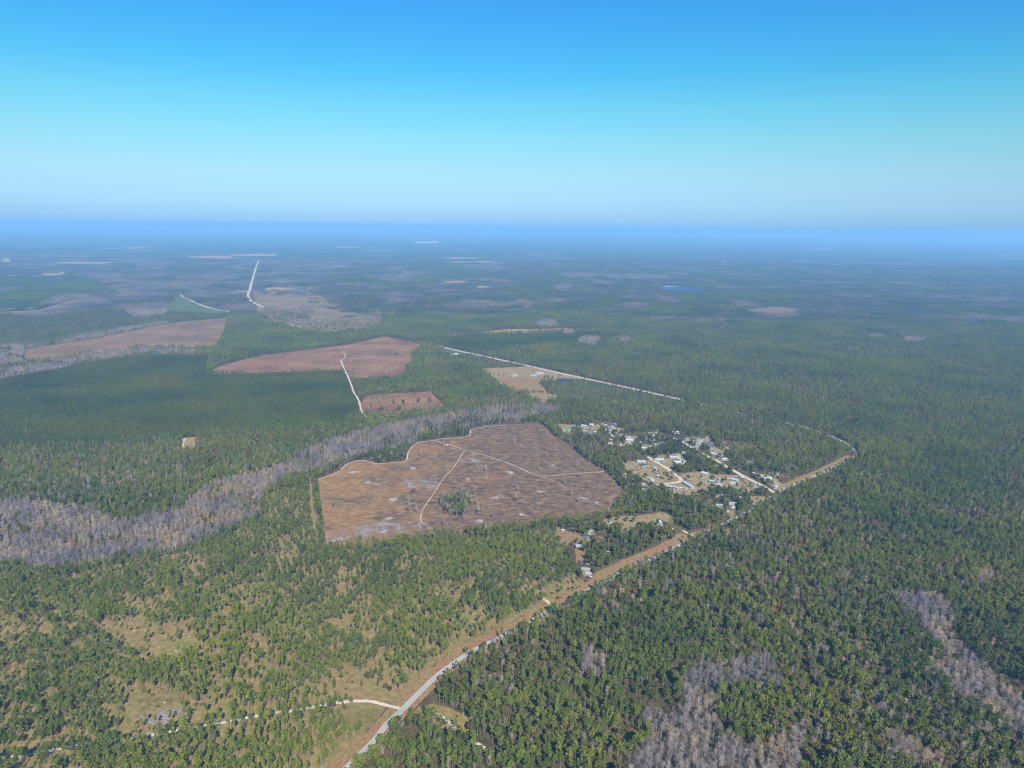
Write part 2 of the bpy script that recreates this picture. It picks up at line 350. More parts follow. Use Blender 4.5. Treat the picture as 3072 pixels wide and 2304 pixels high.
YOUNG_L2 = gp([(533, 884), (591, 912), (651, 931), (692, 938), (684, 956), (560, 965), (470, 968), (480, 930)])
YOUNG_F = gp([(1400, 1060), (1445, 1069), (1522, 1086), (1560, 1094), (1556, 1101), (1470, 1102), (1400, 1092), (1350, 1075), (1330, 1055), (1347, 1048)])
ROADSIDE = [gp(q) for q in ([(2322, 1263), (2410, 1282), (2480, 1305), (2526, 1324), (2548, 1345), (2540, 1347), (2475, 1312), (2405, 1289), (2320, 1270)], [(1330, 1044), (1410, 1060), (1400, 1066), (1338, 1056)])]
YOUNG_M = gp([(1302, 1010, 6), (1598, 1000, 6), (1788, 993, 6), (1871, 1003, 6), (1790, 1026, 14), (1600, 1030, 14), (1533, 1034, 14), (1487, 1052, 14), (1400, 1050, 8), (1348, 1039, 8)])
SPARSE = gp([(760, 872), (900, 862), (960, 888), (1040, 935), (1165, 955), (1120, 985), (1000, 1000), (880, 988), (770, 940)])
PLANT_FAR = gp([(-100, 885, 8), (0, 878, 8), (162, 845, 8), (278, 838, 8), (333, 857, 8), (241, 884, 8), (185, 903, 8), (106, 921, 8), (-100, 930, 8)])
TAN_STRIP = gp([(347, 862), (240, 893), (190, 908), (110, 930), (-60, 938), (-60, 944, 4), (120, 937, 4), (200, 915, 4), (250, 898, 4), (350, 866, 4)])
SCRUB_TAN = gp([(1302, 1008), (1330, 1004), (1420, 998), (1520, 988), (1600, 988), (1700, 985), (1760, 988), (1790, 992), (1598, 999)])
DARKPLANT = gp([(-500, 1165, 9), (0, 1128, 9), (185, 1100, 9), (324, 1072, 9), (417, 1061, 9), (625, 1063, 9), (618, 1123, 6), (880, 1114, 7), (1022, 1109, 7), (1048, 1148), (1074, 1201), (1084, 1236), (995, 1271, 9),
    (694, 1290, 9), (560, 1300, 9), (300, 1325, 9), (0, 1345, 9), (-500, 1365, 9)])
PIT = gp([(551, 1314), (600, 1311), (590, 1330), (583, 1347), (548, 1357), (543, 1340)])
FIELD_A = gp([(785, 892), (905, 891), (940, 911), (917, 916, 9), (859, 923, 9), (822, 926, 9), (810, 906, 5)])
FIELD_B = gp([(903, 946), (989, 927), (1030, 944), (988, 961, 9), (946, 957, 9)])
FIELD_R = gp([(2231, 932), (2270, 925), (2317, 922), (2351, 922), (2412, 928), (2340, 938, 10), (2294, 937, 10), (2240, 935, 10)])
LAKE = gp([(1976, 860), (2062, 861), (2104, 867), (2131, 870), (2104, 872, 6), (2016, 871, 6), (1983, 870, 6)])
SWAMP = gp([(-500, 1480, H), (0, 1490, H), (69, 1492, H), (153, 1499, H), (218, 1508, H), (278, 1518, H), (324, 1541, H), (370, 1555, H), (417, 1541, H), (486, 1527, H), (546, 1518, H), (569, 1481, H), (648, 1439, H), (722, 1420, H),
    (787, 1402, H), (856, 1383, H), (880, 1360, H), (937, 1334, H), (993, 1304, H), (1085, 1283, H), (1178, 1260, H), (1270, 1242, H), (1363, 1228, H), (1456, 1212, H), (1548, 1205, H), (1664, 1205, H), (1690, 1219, H), (1622, 1237, H),
    (1571, 1251, H), (1479, 1256, H), (1418, 1269, H), (1363, 1283, H), (1270, 1293, H), (1224, 1325, H), (1178, 1343, H), (1085, 1353, H), (1016, 1371, H), (946, 1404, H), (856, 1420, H), (806, 1448, H), (782, 1485, H),
    (782, 1531, H), (741, 1550, H), (694, 1568, H), (648, 1596, H), (602, 1619, H), (463, 1645, H), (361, 1649, H), (324, 1670, H), (208, 1693, H), (139, 1698, H), (69, 1680, H), (0, 1670, H), (-500, 1690, H)])
SWAMP_R = gp([(2106, 1972, H), (2164, 1979, H), (2251, 1954, H), (2309, 1964, H), (2345, 2022, H), (2349, 2051, H), (2287, 2058, H), (2240, 2037, H), (2164, 2051, H), (2135, 2077, H), (2164, 2156, H), (2193, 2192, H), (2287, 2225, H),
    (2323, 2189, H), (2370, 2181, H), (2400, 2138, H), (2428, 2160, H), (2410, 2210, H), (2399, 2304, H), (2440, 2500, H), (1850, 2500, H), (1860, 2304, H), (1900, 2239, H), (1962, 2203, H), (1925, 2131, H), (1947, 2113, H),
    (1998, 2127, H), (2052, 2102, H), (2048, 2030, H)])
SWAMP_E = gp([(2652, 1762, H), (2724, 1773, H), (2814, 1776, H), (2858, 1823, H), (2858, 1856, H), (2840, 1907, H), (2905, 1935, H), (2959, 1993, H), (3032, 2048, H), (3072, 2095, H), (3250, 2200, H), (3250, 2300, H), (3042, 2174, H),
    (2977, 2120, H), (2887, 2069, H), (2807, 1997, H), (2778, 1990, H), (2829, 1957, H), (2800, 1899, H), (2753, 1849, H), (2706, 1798, H)])
SWAMP_S = [gp([(a, b, H) for a, b in q]) for q in (
    [(1745, 1940), (1790, 1930), (1815, 1950), (1820, 1985), (1790, 2010), (1750, 2005)],
    [(2640, 2170), (2720, 2190), (2800, 2230), (2830, 2280), (2760, 2290), (2690, 2250)],
    [(2930, 1700), (2990, 1700), (2995, 1730), (2935, 1728)])]
def ell(u0, u1, v0, v1, h=0.0, n=20, lift=0.0):
    return gp([((u0 + u1) / 2 + (u1 - u0) / 2 * math.cos(t) * (1 + 0.18 * math.sin(3 * t + u0)), (v0 + v1) / 2 + (v1 - v0) / 2 * math.sin(t), h + (lift if math.sin(t) > -0.2 else 0.0)) for t in [k * 2 * math.pi / n for k in range(n)]])
BARE_FAR = [ell(*q, 12) for q in ((1608, 1673, 955, 976), (1738, 1802, 1003, 1034), (1690, 1720, 990, 998), (1856, 1890, 1007, 1022), (2710, 2780, 1005, 1022), (2602, 2652, 998, 1008), (2876, 2960, 937, 948),
    (1667, 1850, 818, 828), (1820, 2024, 820, 838), (1663, 1714, 848, 874), (1560, 1600, 905, 920), (1950, 1990, 956, 962), (2540, 2580, 1040, 1046), (330, 480, 850, 880), (400, 640, 842, 866), (380, 500, 922, 945), (560, 640, 868, 885),
    (120, 330, 880, 920), (840, 900, 868, 880))]
STRIP1 = gp([(-150, 1120, 12), (0, 1105, 12), (185, 1073, 12), (324, 1046, 12), (440, 1038, 12), (590, 1045, 12), (590, 1058, 12), (440, 1058, 12), (324, 1070, 12), (185, 1098, 12), (0, 1130, 12), (-150, 1145, 12)])
STRIP2 = gp([(-150, 1035, 12), (0, 1030, 12), (150, 1028, 12), (250, 1000, 12), (400, 975, 12), (500, 960, 12), (520, 974, 12), (420, 992, 12), (270, 1017, 12), (150, 1048, 12), (60, 1085, 12), (-150, 1095, 12)])
FAR_TAN = [ell(*q, lift=6.0) for q in ((570, 708, 768, 777), (690, 842, 762, 768), (676, 750, 803, 807), (458, 500, 804, 808), (148, 352, 787, 793), (116, 199, 820, 828), (20, 60, 826, 830), (1000, 1080, 740, 744), (1330, 1413, 842, 848), (1422, 1473, 857, 867),
    (1340, 1420, 786, 790), (1400, 1496, 785, 789), (1209, 1274, 714, 718), (1376, 1473, 711, 715), (2164, 2178, 784, 789), (0, 40, 776, 788), (990, 1050, 797, 801), (2120, 2200, 733, 736), (2430, 2500, 747, 750), (700, 760, 872, 874), (790, 880, 862, 868))]
TANK_SITE = gp([(1238, 731), (1250, 727), (1290, 726), (1312, 724), (1314, 730), (1280, 733)])
LAWNS = [gp(q) for q in (
    Z6([(570, 400), (740, 395), (760, 370), (880, 430), (960, 520), (830, 560), (700, 510), (600, 450)]),
    Z6([(790, 360), (950, 345), (1010, 410), (850, 445)]),
    Z6([(960, 480), (1060, 465), (1170, 480), (1330, 490), (1500, 580), (1370, 605), (1230, 585), (1100, 610), (930, 620), (830, 570)]),
    Z6([(150, 155), (260, 160), (240, 225), (180, 200)]),
    Z6([(310, 175), (430, 155), (430, 225), (320, 230)]),
    Z6([(420, 785), (560, 750), (650, 755), (840, 725), (930, 770), (880, 815), (700, 830), (600, 860)]),
    Z6([(1470, 475), (1540, 485), (1640, 560), (1630, 600), (1560, 580)]),
    Z6([(590, 230), (680, 235), (680, 275), (590, 275)]),
    Z6([(690, 290), (790, 290), (800, 335), (700, 330)]),
    Z6([(980, 245), (1150, 250), (1180, 300), (1080, 305)]),
    Z6([(1130, 290), (1240, 330), (1250, 370), (1150, 345)]),
    Z6([(480, 180), (600, 185), (600, 215), (500, 215)]),
    Z6([(1040, 640), (1110, 640), (1110, 690), (1040, 690)]),
    Z6([(1400, 620), (1500, 625), (1510, 670), (1420, 690)]),
)]
RED_YARDS = [gp(q) for q in (
    Z6([(150, 830), (300, 870), (345, 925), (160, 945), (140, 880)]),
    Z6([(265, 960), (330, 985), (350, 1050), (280, 1055)]),
    Z6([(400, 880), (470, 890), (460, 950), (410, 930)]),
    Z6([(1270, 715), (1325, 720), (1310, 770), (1270, 775)]),
    Z6([(880, 880), (960, 860), (1060, 890), (1000, 930), (880, 950)]),
    Z6([(300, 1085), (380, 1095), (385, 1150), (310, 1140)]),
)]
MEADOWS = [gp(q) for q in (
    [(250, 1885), (420, 1872), (560, 1900), (610, 1965), (520, 1995), (380, 1965)],
    [(398, 2069), (542, 2090), (570, 2138), (524, 2178), (398, 2175), (383, 2138)],
    [(1060, 2030), (1130, 2055), (1190, 2098), (1180, 2112), (1110, 2100), (1010, 2106), (1000, 2070)],
    [(1060, 2112), (1170, 2120), (1180, 2140), (1110, 2205), (1040, 2190)],
    [(1200, 2180), (1255, 2120), (1300, 2110), (1420, 2150), (1410, 2200), (1330, 2185), (1240, 2160)],
)]
OPEN = gp([(-700, 2900), (-700, 1760), (0, 1700), (139, 1712), (324, 1690), (463, 1668), (602, 1640), (700, 1600), (760, 1560), (800, 1480), (940, 1450), (965, 1640), (1130, 1660), (1317, 1625), (1530, 1600), (1680, 1580), (1700, 1700), (1757, 1749), (1693, 1788),
    (1600, 1834), (1476, 1894), (1324, 1979), (1191, 2098), (1089, 2205), (992, 2297), (700, 2600), (600, 2900)])
DEBRIS = [gp(q) for q in (
    ZB1([(1140, 1230), (1300, 1175), (1420, 1145), (1530, 1170), (1520, 1230), (1380, 1290), (1200, 1300)]),
    Z5([(640, 530), (760, 515), (900, 525), (880, 570), (700, 575)]),
    Z5([(380, 520), (470, 530), (570, 545), (500, 555), (400, 540)]),
    Z5([(330, 810), (560, 790), (780, 785), (790, 830), (640, 870), (360, 890)]),
    Z5([(165, 860), (300, 830), (330, 900), (170, 925)]),
    Z5([(1020, 380), (1150, 375), (1180, 400), (1050, 410)]),
)]
ROAD = smooth(gp([(820, 2540), (940, 2410), (1035, 2308), (1071, 2272), (1125, 2218), (1162, 2171), (1198, 2138), (1234, 2102), (1285, 2051), (1317, 2022), (1361, 1990), (1415, 1954), (1523, 1901), (1578, 1874), (1646, 1832), (1711, 1800), (1776, 1765),
    (1896, 1701), (1961, 1675), (2007, 1652), (2063, 1623), (2123, 1597), (2202, 1556), (2248, 1532), (2294, 1503), (2335, 1478), (2387, 1452), (2450, 1426), (2510, 1398), (2554, 1376), (2568, 1358), (2554, 1341), (2526, 1323), (2480, 1304), (2410, 1281),
    (2322, 1262), (2180, 1230), (2047, 1200), (1934, 1174), (1818, 1149), (1697, 1123), (1582, 1097), (1522, 1084), (1445, 1067), (1412, 1060), (1347, 1046), (1317, 1039), (1282, 1033), (1250, 1026)]))
VERGE_L = gp([(750, 2540), (880, 2400), (992, 2297), (1089, 2205), (1144, 2149), (1191, 2098), (1252, 2040), (1324, 1979), (1415, 1921), (1476, 1894), (1600, 1834), (1693, 1788), (1757, 1749), (1794, 1714), (1887, 1672), (1961, 1642), (1993, 1624), (2044, 1603), (2123, 1586)])
VERGE2 = gp([(2340, 1455), (2430, 1419), (2500, 1386), (2546, 1362), (2562, 1380), (2512, 1414), (2450, 1444), (2370, 1478)])
TRACKS = [   # name, line, width, material, half-gap without trees
    ('dirt_road', gp([(-260, 2320), (0, 2279), (80, 2265), (145, 2252), (199, 2243), (344, 2219), (416, 2208), (470, 2203), (557, 2187), (615, 2178), (687, 2165), (800, 2143), (872, 2134), (927, 2124), (999, 2111), (1068, 2104), (1111, 2105), (1147, 2113), (1201, 2127)]), 4.2, 'sand', 5),
    ('dirt_road', gp(Z6([(740, 368), (800, 405), (860, 440), (940, 498), (956, 515), (950, 528), (925, 536), (860, 545), (800, 551)])), 7.5, 'sand', 10),
    ('dirt_road', gp(Z6([(852, 438), (900, 434), (985, 428), (1040, 420)])), 5, 'sand', 5),
    ('dirt_road', gp(Z6([(885, 235), (960, 270), (1030, 310), (1100, 350), (1180, 390), (1240, 425), (1300, 460), (1400, 515), (1500, 565), (1565, 602)])), 8.5, 'sand', 13),
    ('dirt_road', gp(Z6([(1365, 594), (1430, 586), (1500, 580)])), 5.5, 'sand', 6),
    ('dirt_road', gp(Z6([(950, 268), (1020, 264), (1095, 257)])), 4.5, 'sand', 5),
    ('dirt_road', gp(Z6([(465, 190), (490, 212), (518, 238)])), 6, 'sand', 6),
    ('dirt_road', gp(Z6([(700, 218), (750, 212), (815, 207)])), 5, 'sand', 6),
    ('grass_track', gp(Z6([(960, 520), (1050, 512), (1150, 500), (1250, 495), (1345, 489)])), 3.5, 'dirt', 4),
    ('dirt_road', gp(Z6([(965, 846), (1000, 864), (1045, 882)])), 5, 'sand', 6),
    ('dirt_road', gp(Z6([(30, 1262), (80, 1300), (112, 1325)])), 4.5, 'sand', 5),
    ('field_track', gp([(946, 1443), (1016, 1415), (1039, 1394), (1071, 1383), (1094, 1382), (1131, 1392), (1168, 1389), (1216, 1384), (1226, 1355), (1252, 1329), (1291, 1323), (1330, 1316), (1386, 1313), (1409, 1306), (1414, 1290), (1451, 1281), (1516, 1275)]), 2.0, 'sand', 4),
    ('field_track', gp([(1300, 1321), (1344, 1334), (1395, 1350), (1479, 1374), (1548, 1399), (1618, 1428), (1710, 1422), (1812, 1415)]), 2.0, 'sand', 4),
    ('field_track', gp([(1618, 1428), (1664, 1445), (1710, 1471)]), 1.6, 'dirt', 4),
    ('field_track', gp([(1395, 1350), (1363, 1399), (1330, 1436), (1303, 1478), (1275, 1519), (1263, 1547), (1266, 1568), (1307, 1593)]), 2.6, 'dirt', 4),
    ('field_track', gp([(1023, 1081), (1040, 1077), (1108, 1075), (1189, 1071)]), 4, 'sand', 5),
    ('field_track', gp([(1023, 1081), (1030, 1101), (1039, 1120), (1050, 1145), (1062, 1178), (1076, 1201), (1085, 1234), (1098, 1252)]), 5, 'sand', 6),
    ('field_track', gp([(1030, 1052), (1035, 1066), (1035, 1076)]), 5, 'dirt', 5),
    ('field_track', gp([(1098, 1252), (1155, 1249), (1201, 1245), (1247, 1238), (1312, 1231)]), 6, 'sand', 8),
    ('far_road', gp([(776, 781), (764, 816), (755, 848), (750, 867), (744, 885), (748, 897), (764, 910), (792, 922)]), 15, 'sand', 42),
    ('far_road', gp([(535, 882), (560, 895), (591, 910), (616, 920), (651, 929), (692, 936), (743, 949), (799, 960), (873, 976), (945, 990), (1024, 993), (1092, 991)]), 13, 'sand', 20),
    ('farm_drive', gp(ZF([(830, 690), (900, 790), (990, 832), (1200, 826), (1400, 818), (1560, 812)])), 3, 'dirt', 3),
    ('sand_trail', gp([(1292, 2132), (1328, 2156), (1350, 2170), (1366, 2184)]), 4.5, 'sand', 10),
    ('sand_trail', gp([(1411, 2221), (1444, 2239), (1462, 2255), (1476, 2277)]), 4.0, 'sand', 9),
    ('fire_break', gp([(930, 1430), (935, 1520), (945, 1600)]), 2.5, 'redgrass', 3.2),
]

# ------------------------------------------------------------------ ground sheets
def grid_sheet(name, x0, x1, y0, y1, z, nx, ny, material):
    v = [(x0 + (x1 - x0) * i / nx, y0 + (y1 - y0) * j / ny, z) for j in range(ny + 1) for i in range(nx + 1)]
    f = [(j * (nx + 1) + i, j * (nx + 1) + i + 1, (j + 1) * (nx + 1) + i + 1, (j + 1) * (nx + 1) + i) for j in range(ny) for i in range(nx)]
    o = link(name, new_mesh(name, v, f, [material])); o['kind'] = 'structure'; return o
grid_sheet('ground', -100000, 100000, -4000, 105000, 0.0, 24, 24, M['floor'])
FAR0 = 10500.0
a0 = R(44)
ring = [(rr * math.sin(t), rr * math.cos(t)) for rr, ts in ((FAR0, np.linspace(-a0, a0, 40)), (104000.0, np.linspace(a0, -a0, 40))) for t in ts]
fs = sheet('distant_woodland', np.array(ring), 4.0, M['far'], amp=0)

def zlay(poly, k):
    d = np.hypot(*np.mean(poly, 0)); return k * (0.05 + d / 60000.0)
seed = 100
for nm, poly, k, mt, st, am in [('clearcut_field', BIGFIELD, 1, 'clearcut', 5, 3.0), ('cutover_field', FIELD2, 1, 'field_red', 12, 3), ('cutover_field', FIELD3, 1, 'field_red', 8, 2), ('pasture', FARM, 1, 'tan', 8, 1.2), ('pasture', FARM_RED, 2, 'redgrass', 8, 2),
        ('young_planting_ground', FARM_YOUNG, 1, 'scrub', 10, 2), ('brown_field', LEFTBROWN, 1, 'field_brown', 25, 8), ('young_planting_ground', YOUNG_L1, 1, 'scrub', 25, 8), ('young_planting_ground', YOUNG_L2, 1, 'scrub', 25, 6), ('young_planting_ground', YOUNG_F, 1, 'scrub', 12, 3),
        ('scrub_strip', SCRUB_TAN, 1, 'far_tan', 25, 8), ('scrub_strip', TAN_STRIP, 1, 'sparse', 25, 8), ('thinned_woodland_floor', SPARSE, 0.6, 'sparse', 40, 12), ('sand_pit', PIT, 1, 'tan', 5, 1), ('distant_field', FIELD_A, 1, 'sparse', 25, 10), ('distant_field', FIELD_B, 1, 'sparse', 25, 10), ('distant_field', FIELD_R, 1, 'field_brown', 25, 8),
        ('swamp_floor', SWAMP, 1, 'swamp', 10, 2), ('swamp_floor', SWAMP_R, 1, 'swamp', 8, 2), ('swamp_floor', SWAMP_E, 1, 'swamp', 8, 2), ('pale_site', TANK_SITE, 40, 'sand', 60, 5)]:
    seed += 1; sheet(nm, poly, zlay(poly, k), M[mt], st, am, seed)
sheet('grassy_pine_floor', OPEN, 0.016, M['ground'], 8, 2.5, 77)
for q_ in MEADOWS[4:]: sheet('grassy_clearing', q_, 0.016, M['ground'], 6, 2.0, 78)
for p in FAR_TAN:
    seed += 1; sheet('distant_field', p, zlay(p, 1) + (5.0 if np.hypot(*p.mean(0)) > FAR0 * 0.9 else 0.0), M['far_tan'], 60, 18, seed)
for p in LAWNS: seed += 1; sheet('lawn', p, zlay(p, 1), M['tan'], 5, 1.5, seed)
for p in RED_YARDS: seed += 1; sheet('bare_yard', p, zlay(p, 1), M['redgrass'], 4, 1.2, seed)
for p in DEBRIS: seed += 1; sheet('debris_patch', p, zlay(p, 2), M['debris'], 2.5, 2.2, seed)
vr = np.vstack([VERGE_L, ROAD[(ROAD[:, 1] < g(2123, 1597)[1] + 5) & (np.arange(len(ROAD)) < 140)][::-1] + np.array([9.0, -4.0])])
sheet('road_verge', vr, 0.04, M['redgrass'], 6, 1.2, 50)
sheet('road_verge', VERGE2, 0.04, M['redgrass'], 6, 1.2, 51)
k_ = [i for i in range(len(ROAD)) if ROAD[i, 1] < g(2060, 1203)[1]][-1]; ribbon('sandy_shoulder', ROAD[max(0, k_ - 2):], 15.0, 0.12, M['sand'], wob=1.2)
roado = ribbon('road', ROAD, 5.8, 0.16, M['asphalt'])
for off in (-2.7, 2.7): ribbon('edge_line', ROAD, 0.22, 0.175, M['white'], off, roado)
ribbon('centre_line', ROAD, 0.16, 0.175, M['yellow'], 0.0, roado)
VERGE_POLY = vr
for i, (nm, line, wd, mt, gap) in enumerate(TRACKS):
    s_ = smooth(line); ribbon(nm, s_, wd, 0.24 + 0.006 * i + np.hypot(*line.mean(0)) / 12000.0, M[mt], wob=wd * 0.12, seed=i)
    TRACKS[i] = (nm, s_, wd, mt, gap)
# pale sand pit rim
ribbon('dirt_road', smooth(gp([(552, 1316), (546, 1330), (544, 1345), (543, 1358)])), 9, 0.4, M['sand'], wob=1.0)
# lake and pond, and the beach
lk = sheet('lake_water', LAKE, zlay(LAKE, 2), M['water'], 20, 4, 60)
sheet('lake_beach', gp([(1990, 857), (2030, 856), (2032, 861), (1992, 860)]), zlay(LAKE, 3), M['sand'], 15, 3, 61)
sheet('pond_water', gp([(1672, 1137), (1690, 1135), (1716, 1137), (1712, 1143), (1690, 1144), (1674, 1143)]), 0.35, M['water'], 5, 1, 62)

# ------------------------------------------------------------------ tree shapes
def pine_parts(seed, h=18.0, cw=2.2, base=0.5, cards=15, clumps=15, size=0.70, flat=1.0):
    r = np.random.default_rng(seed); t = MB(); c = MB()
    lean = r.normal(size=2) * 0.35
    top = np.array([lean[0], lean[1], h * 0.93])
    t.tube((0, 0, -0.3), top * 0.55 + np.array([0, 0, 0]), 0.24, 0.17, 5); t.tube(top * 0.55, top, 0.17, 0.05, 4)
    for i in range(clumps):
        k = (i + r.random()) / clumps
        z = h * (base + (0.97 - base) * k)
        prof = math.sin(math.pi * min(1, 0.20 + 0.68 * k ** 0.9)) ** 0.7
        ang = i * 2.4 + r.uniform(-0.6, 0.6); rad = cw * prof * r.uniform(0.35, 1.0)
        if i == clumps - 1: rad = 0.0
        ctr = np.array([lean[0] * k + math.cos(ang) * rad, lean[1] * k + math.sin(ang) * rad, z])
        if rad > 0.9: t.tube((lean[0] * z / h, lean[1] * z / h, z - rad * 0.3), ctr, 0.07, 0.03, 3)
        tint = r.uniform(0.15, 0.85); cr = 0.95 * r.uniform(0.7, 1.25)
        for q in range(cards):
            d = r.normal(size=3); d /= np.linalg.norm(d); d[2] *= 0.7 * flat
            p = ctr + d * cr * r.uniform(0.4, 1.0)
            nrm = d + np.array([0, 0, 0.5]) + r.normal(size=3) * 0.45
            c.card(p, nrm, size * r.uniform(0.7, 1.2), r, float(np.clip(tint + r.normal() * 0.1, 0, 1)))
    return t, c
def cone_parts(seed, h=10.0, cw=2.2, n=90, size=0.8):
    r = np.random.default_rng(seed); t = MB(); c = MB()
    t.tube((0, 0, -0.2), (0, 0, h * 0.95), 0.16, 0.03, 4)
    for i in range(n):
        k = r.random() ** 0.8; z = h * (0.15 + 0.85 * k); rad = cw * (1 - k) ** 0.75 * r.uniform(0.5, 1.0) + 0.15
        a = r.uniform(0, 2 * math.pi); d = np.array([math.cos(a), math.sin(a), 0.0])
        c.card(d * rad + np.array([0, 0, z]), d + np.array([0, 0, 0.7]) + r.normal(size=3) * 0.4, size * (1.15 - 0.5 * k), r, r.random())
    return t, c
def oak_parts(seed, h=13.0, cw=4.2, clumps=20, cards=14, size=0.9):
    r = np.random.default_rng(seed); t = MB(); c = MB()
    t.tube((0, 0, -0.3), (0, 0, h * 0.45), 0.36, 0.24, 5)
    for i in range(clumps):
        d = r.normal(size=3); d /= np.linalg.norm(d); d[2] = abs(d[2]) * 1.1 - 0.25
        ctr = np.array([0, 0, h * 0.58]) + d * np.array([cw * 0.72, cw * 0.72, h * 0.36]) * r.uniform(0.55, 1.0)
        if i % 3 == 0: t.tube((0, 0, h * 0.42), ctr, 0.14, 0.05, 3)
        tint = r.uniform(0.1, 0.9); cr = cw * 0.36 * r.uniform(0.75, 1.25)
        for q in range(cards):
            e = r.normal(size=3); e /= np.linalg.norm(e)
            c.card(ctr + e * cr * r.uniform(0.5, 1.0), e + d * 0.5 + np.array([0, 0, 0.4]) + r.normal(size=3) * 0.35, size * r.uniform(0.7, 1.2), r, float(np.clip(tint + r.normal() * 0.1, 0, 1)))
    return t, c
def bare_parts(seed, h=15.0, cw=3.3, n=54, tw=4):
    r = np.random.default_rng(seed); t = MB(); c = MB()
    lean = r.normal(size=2) * 0.5
    def stem(k): return np.array([lean[0] * k, lean[1] * k, h * k])
    for k in range(4): t.tube(stem(k / 4) - (np.array([0, 0, 0.3]) if k == 0 else 0), stem((k + 1) / 4), 0.26 * (1 - k / 4.6), 0.26 * (1 - (k + 1) / 4.6), 4, 0.75)
    for i in range(n):
        k = r.uniform(0.35, 0.98) ** 0.85; a = r.uniform(0, 2 * math.pi); L = cw * (1.25 - 0.85 * k) * r.uniform(0.5, 1.2)
        p0 = stem(k); p1 = p0 + np.array([math.cos(a) * L, math.sin(a) * L, L * r.uniform(0.35, 1.0)])
        tn = r.uniform(0.2, 1.0); c.tube(p0, p1, 0.075, 0.03, 3, tn)
        for q in range(tw):
            s0 = p0 + (p1 - p0) * r.uniform(0.35, 1.0); d = np.array([math.cos(a) + r.normal() * 0.7, math.sin(a) + r.normal() * 0.7, r.uniform(0.1, 1.2)])
            c.tube(s0, s0 + d * r.uniform(0.5, 1.1), 0.045, 0.02, 3, tn)
    return t, c
def shrub_mesh(seed, n=26):
    r = np.random.default_rng(seed); c = MB()
    for i in range(n):
        d = r.normal(size=3); d /= np.linalg.norm(d); d[2] = abs(d[2])
        c.card(d * np.array([1.0, 1.0, 1.3]) * r.uniform(0.5, 1.0) + np.array([0, 0, 0.1]), d + np.array([0, 0, 0.4]) + r.normal(size=3) * 0.3, 0.5, r, r.random())
    return c
def blob_tree(mb, x, y, h, cw, kind, r, tint):
    """a far tree: a trunk and a handful of crown faces"""
    b = 0.42 if kind == 'pine' else 0.2
    mb.tube((x, y, 0), (x, y, h * 0.7), 0.28, 0.15, 3, 0.5, 1)
    n = 14
    for i in range(n):
        k = r.random(); z = h * (b + (1 - b) * k); rad = cw * (math.sin(math.pi * (0.15 + 0.8 * k))) * r.uniform(0.3, 0.9); a = r.uniform(0, 6.283)
        d = np.array([math.cos(a), math.sin(a), 0.0])
        mb.card(np.array([x, y, z]) + d * rad, d + np.array([0, 0, 0.6]) + r.normal(size=3) * 0.3, cw * 0.62, r, float(np.clip(tint + r.normal() * 0.12, 0, 1)), 0)

LIB = {}
def libcoll(name, meshes):
    c = bpy.data.collections.new(name)
    for i, me in enumerate(meshes):
        o = bpy.data.objects.new('%s_%02d' % (name, i), me); c.objects.link(o)
    LIB[name] = c; return c
def two(parts, mats, name):
    t, c = parts; m = MB(); m.merge(c, 0); m.merge(t, 1)
    return m.mesh(name, mats)
KIND = {}
def register(kind, parts_list, leafm, trunkm, low_list):
    near = [two(p, [leafm, trunkm], kind) for p in parts_list]
    low = [two(p, [leafm, trunkm], kind + '_low') for p in low_list]
    libcoll(kind, near + low)
    KIND[kind] = dict(trunk=[p[0].mesh('trunk', [trunkm]) for p in parts_list], crown=[p[1].mesh('crown', [leafm]) for p in parts_list], n=len(near), nl=len(low))
register('pine', [pine_parts(10 + i, 18 + (i % 3), 2.3 + 0.26 * (i % 4), (0.56, 0.66, 0.62, 0.52, 0.70, 0.60, 0.64)[i]) for i in range(7)], M['pine'], M['trunk'],
         [pine_parts(40 + i, 18, 2.6, 0.56, 8, 8, 1.0) for i in range(4)])
register('young_pine', [cone_parts(60 + i) for i in range(4)], M['young'], M['trunk'], [cone_parts(70 + i, n=34, size=1.2) for i in range(3)])
register('oak', [oak_parts(80 + i, 12 + i % 3, 3.8 + 0.35 * i) for i in range(5)], M['oak'], M['trunk'], [oak_parts(90 + i, 13, 4.4, 9, 8, 1.35) for i in range(3)])
register('rust', [oak_parts(100 + i, 12, 3.4, 15, 10, 0.65) for i in range(4)], M['rust'], M['grey'], [oak_parts(110 + i, 12, 3.6, 8, 7, 1.1) for i in range(3)])
register('bare', [bare_parts(120 + i, 15 + i % 3) for i in range(6)], M['grey'], M['grey'], [bare_parts(130 + i, 15, 3.3, 26, 1) for i in range(3)])
libcoll('shrub', [shrub_mesh(150 + i).mesh('shrub', [M['shrub']]) for i in range(4)])
def tile(kind, seed, size=64.0, n=62):
    r = np.random.default_rng(seed); mb = MB()
    k = int(math.sqrt(n)); s = size / k
    for i in range(k):
        for j in range(k):
            x = (i + r.random()) * s - size / 2; y = (j + r.random()) * s - size / 2
            if kind == 'bare' or (kind == 'mixed' and r.random() < 0.35): blob_tree(mb, x, y, r.uniform(10, 16), 2.3, 'bare', r, r.uniform(0.1, 0.9)); continue
            blob_tree(mb, x, y, r.uniform(11, 19), r.uniform(2.6, 3.8), 'pine', r, r.uniform(0.05, 0.9))
    return mb
M['mixleaf'] = leaf('mixed_far_leaves', [(0.0, (0.03, 0.05, 0.02)), (0.35, (0.055, 0.08, 0.03)), (0.6, (0.10, 0.10, 0.06)), (1.0, (0.20, 0.175, 0.16))])
M['fardark'] = leaf('dense_far_needles', [(0.0, (0.038, 0.058, 0.017)), (0.5, (0.075, 0.102, 0.023)), (1.0, (0.135, 0.155, 0.03))], 0.5, 0.15, 500)
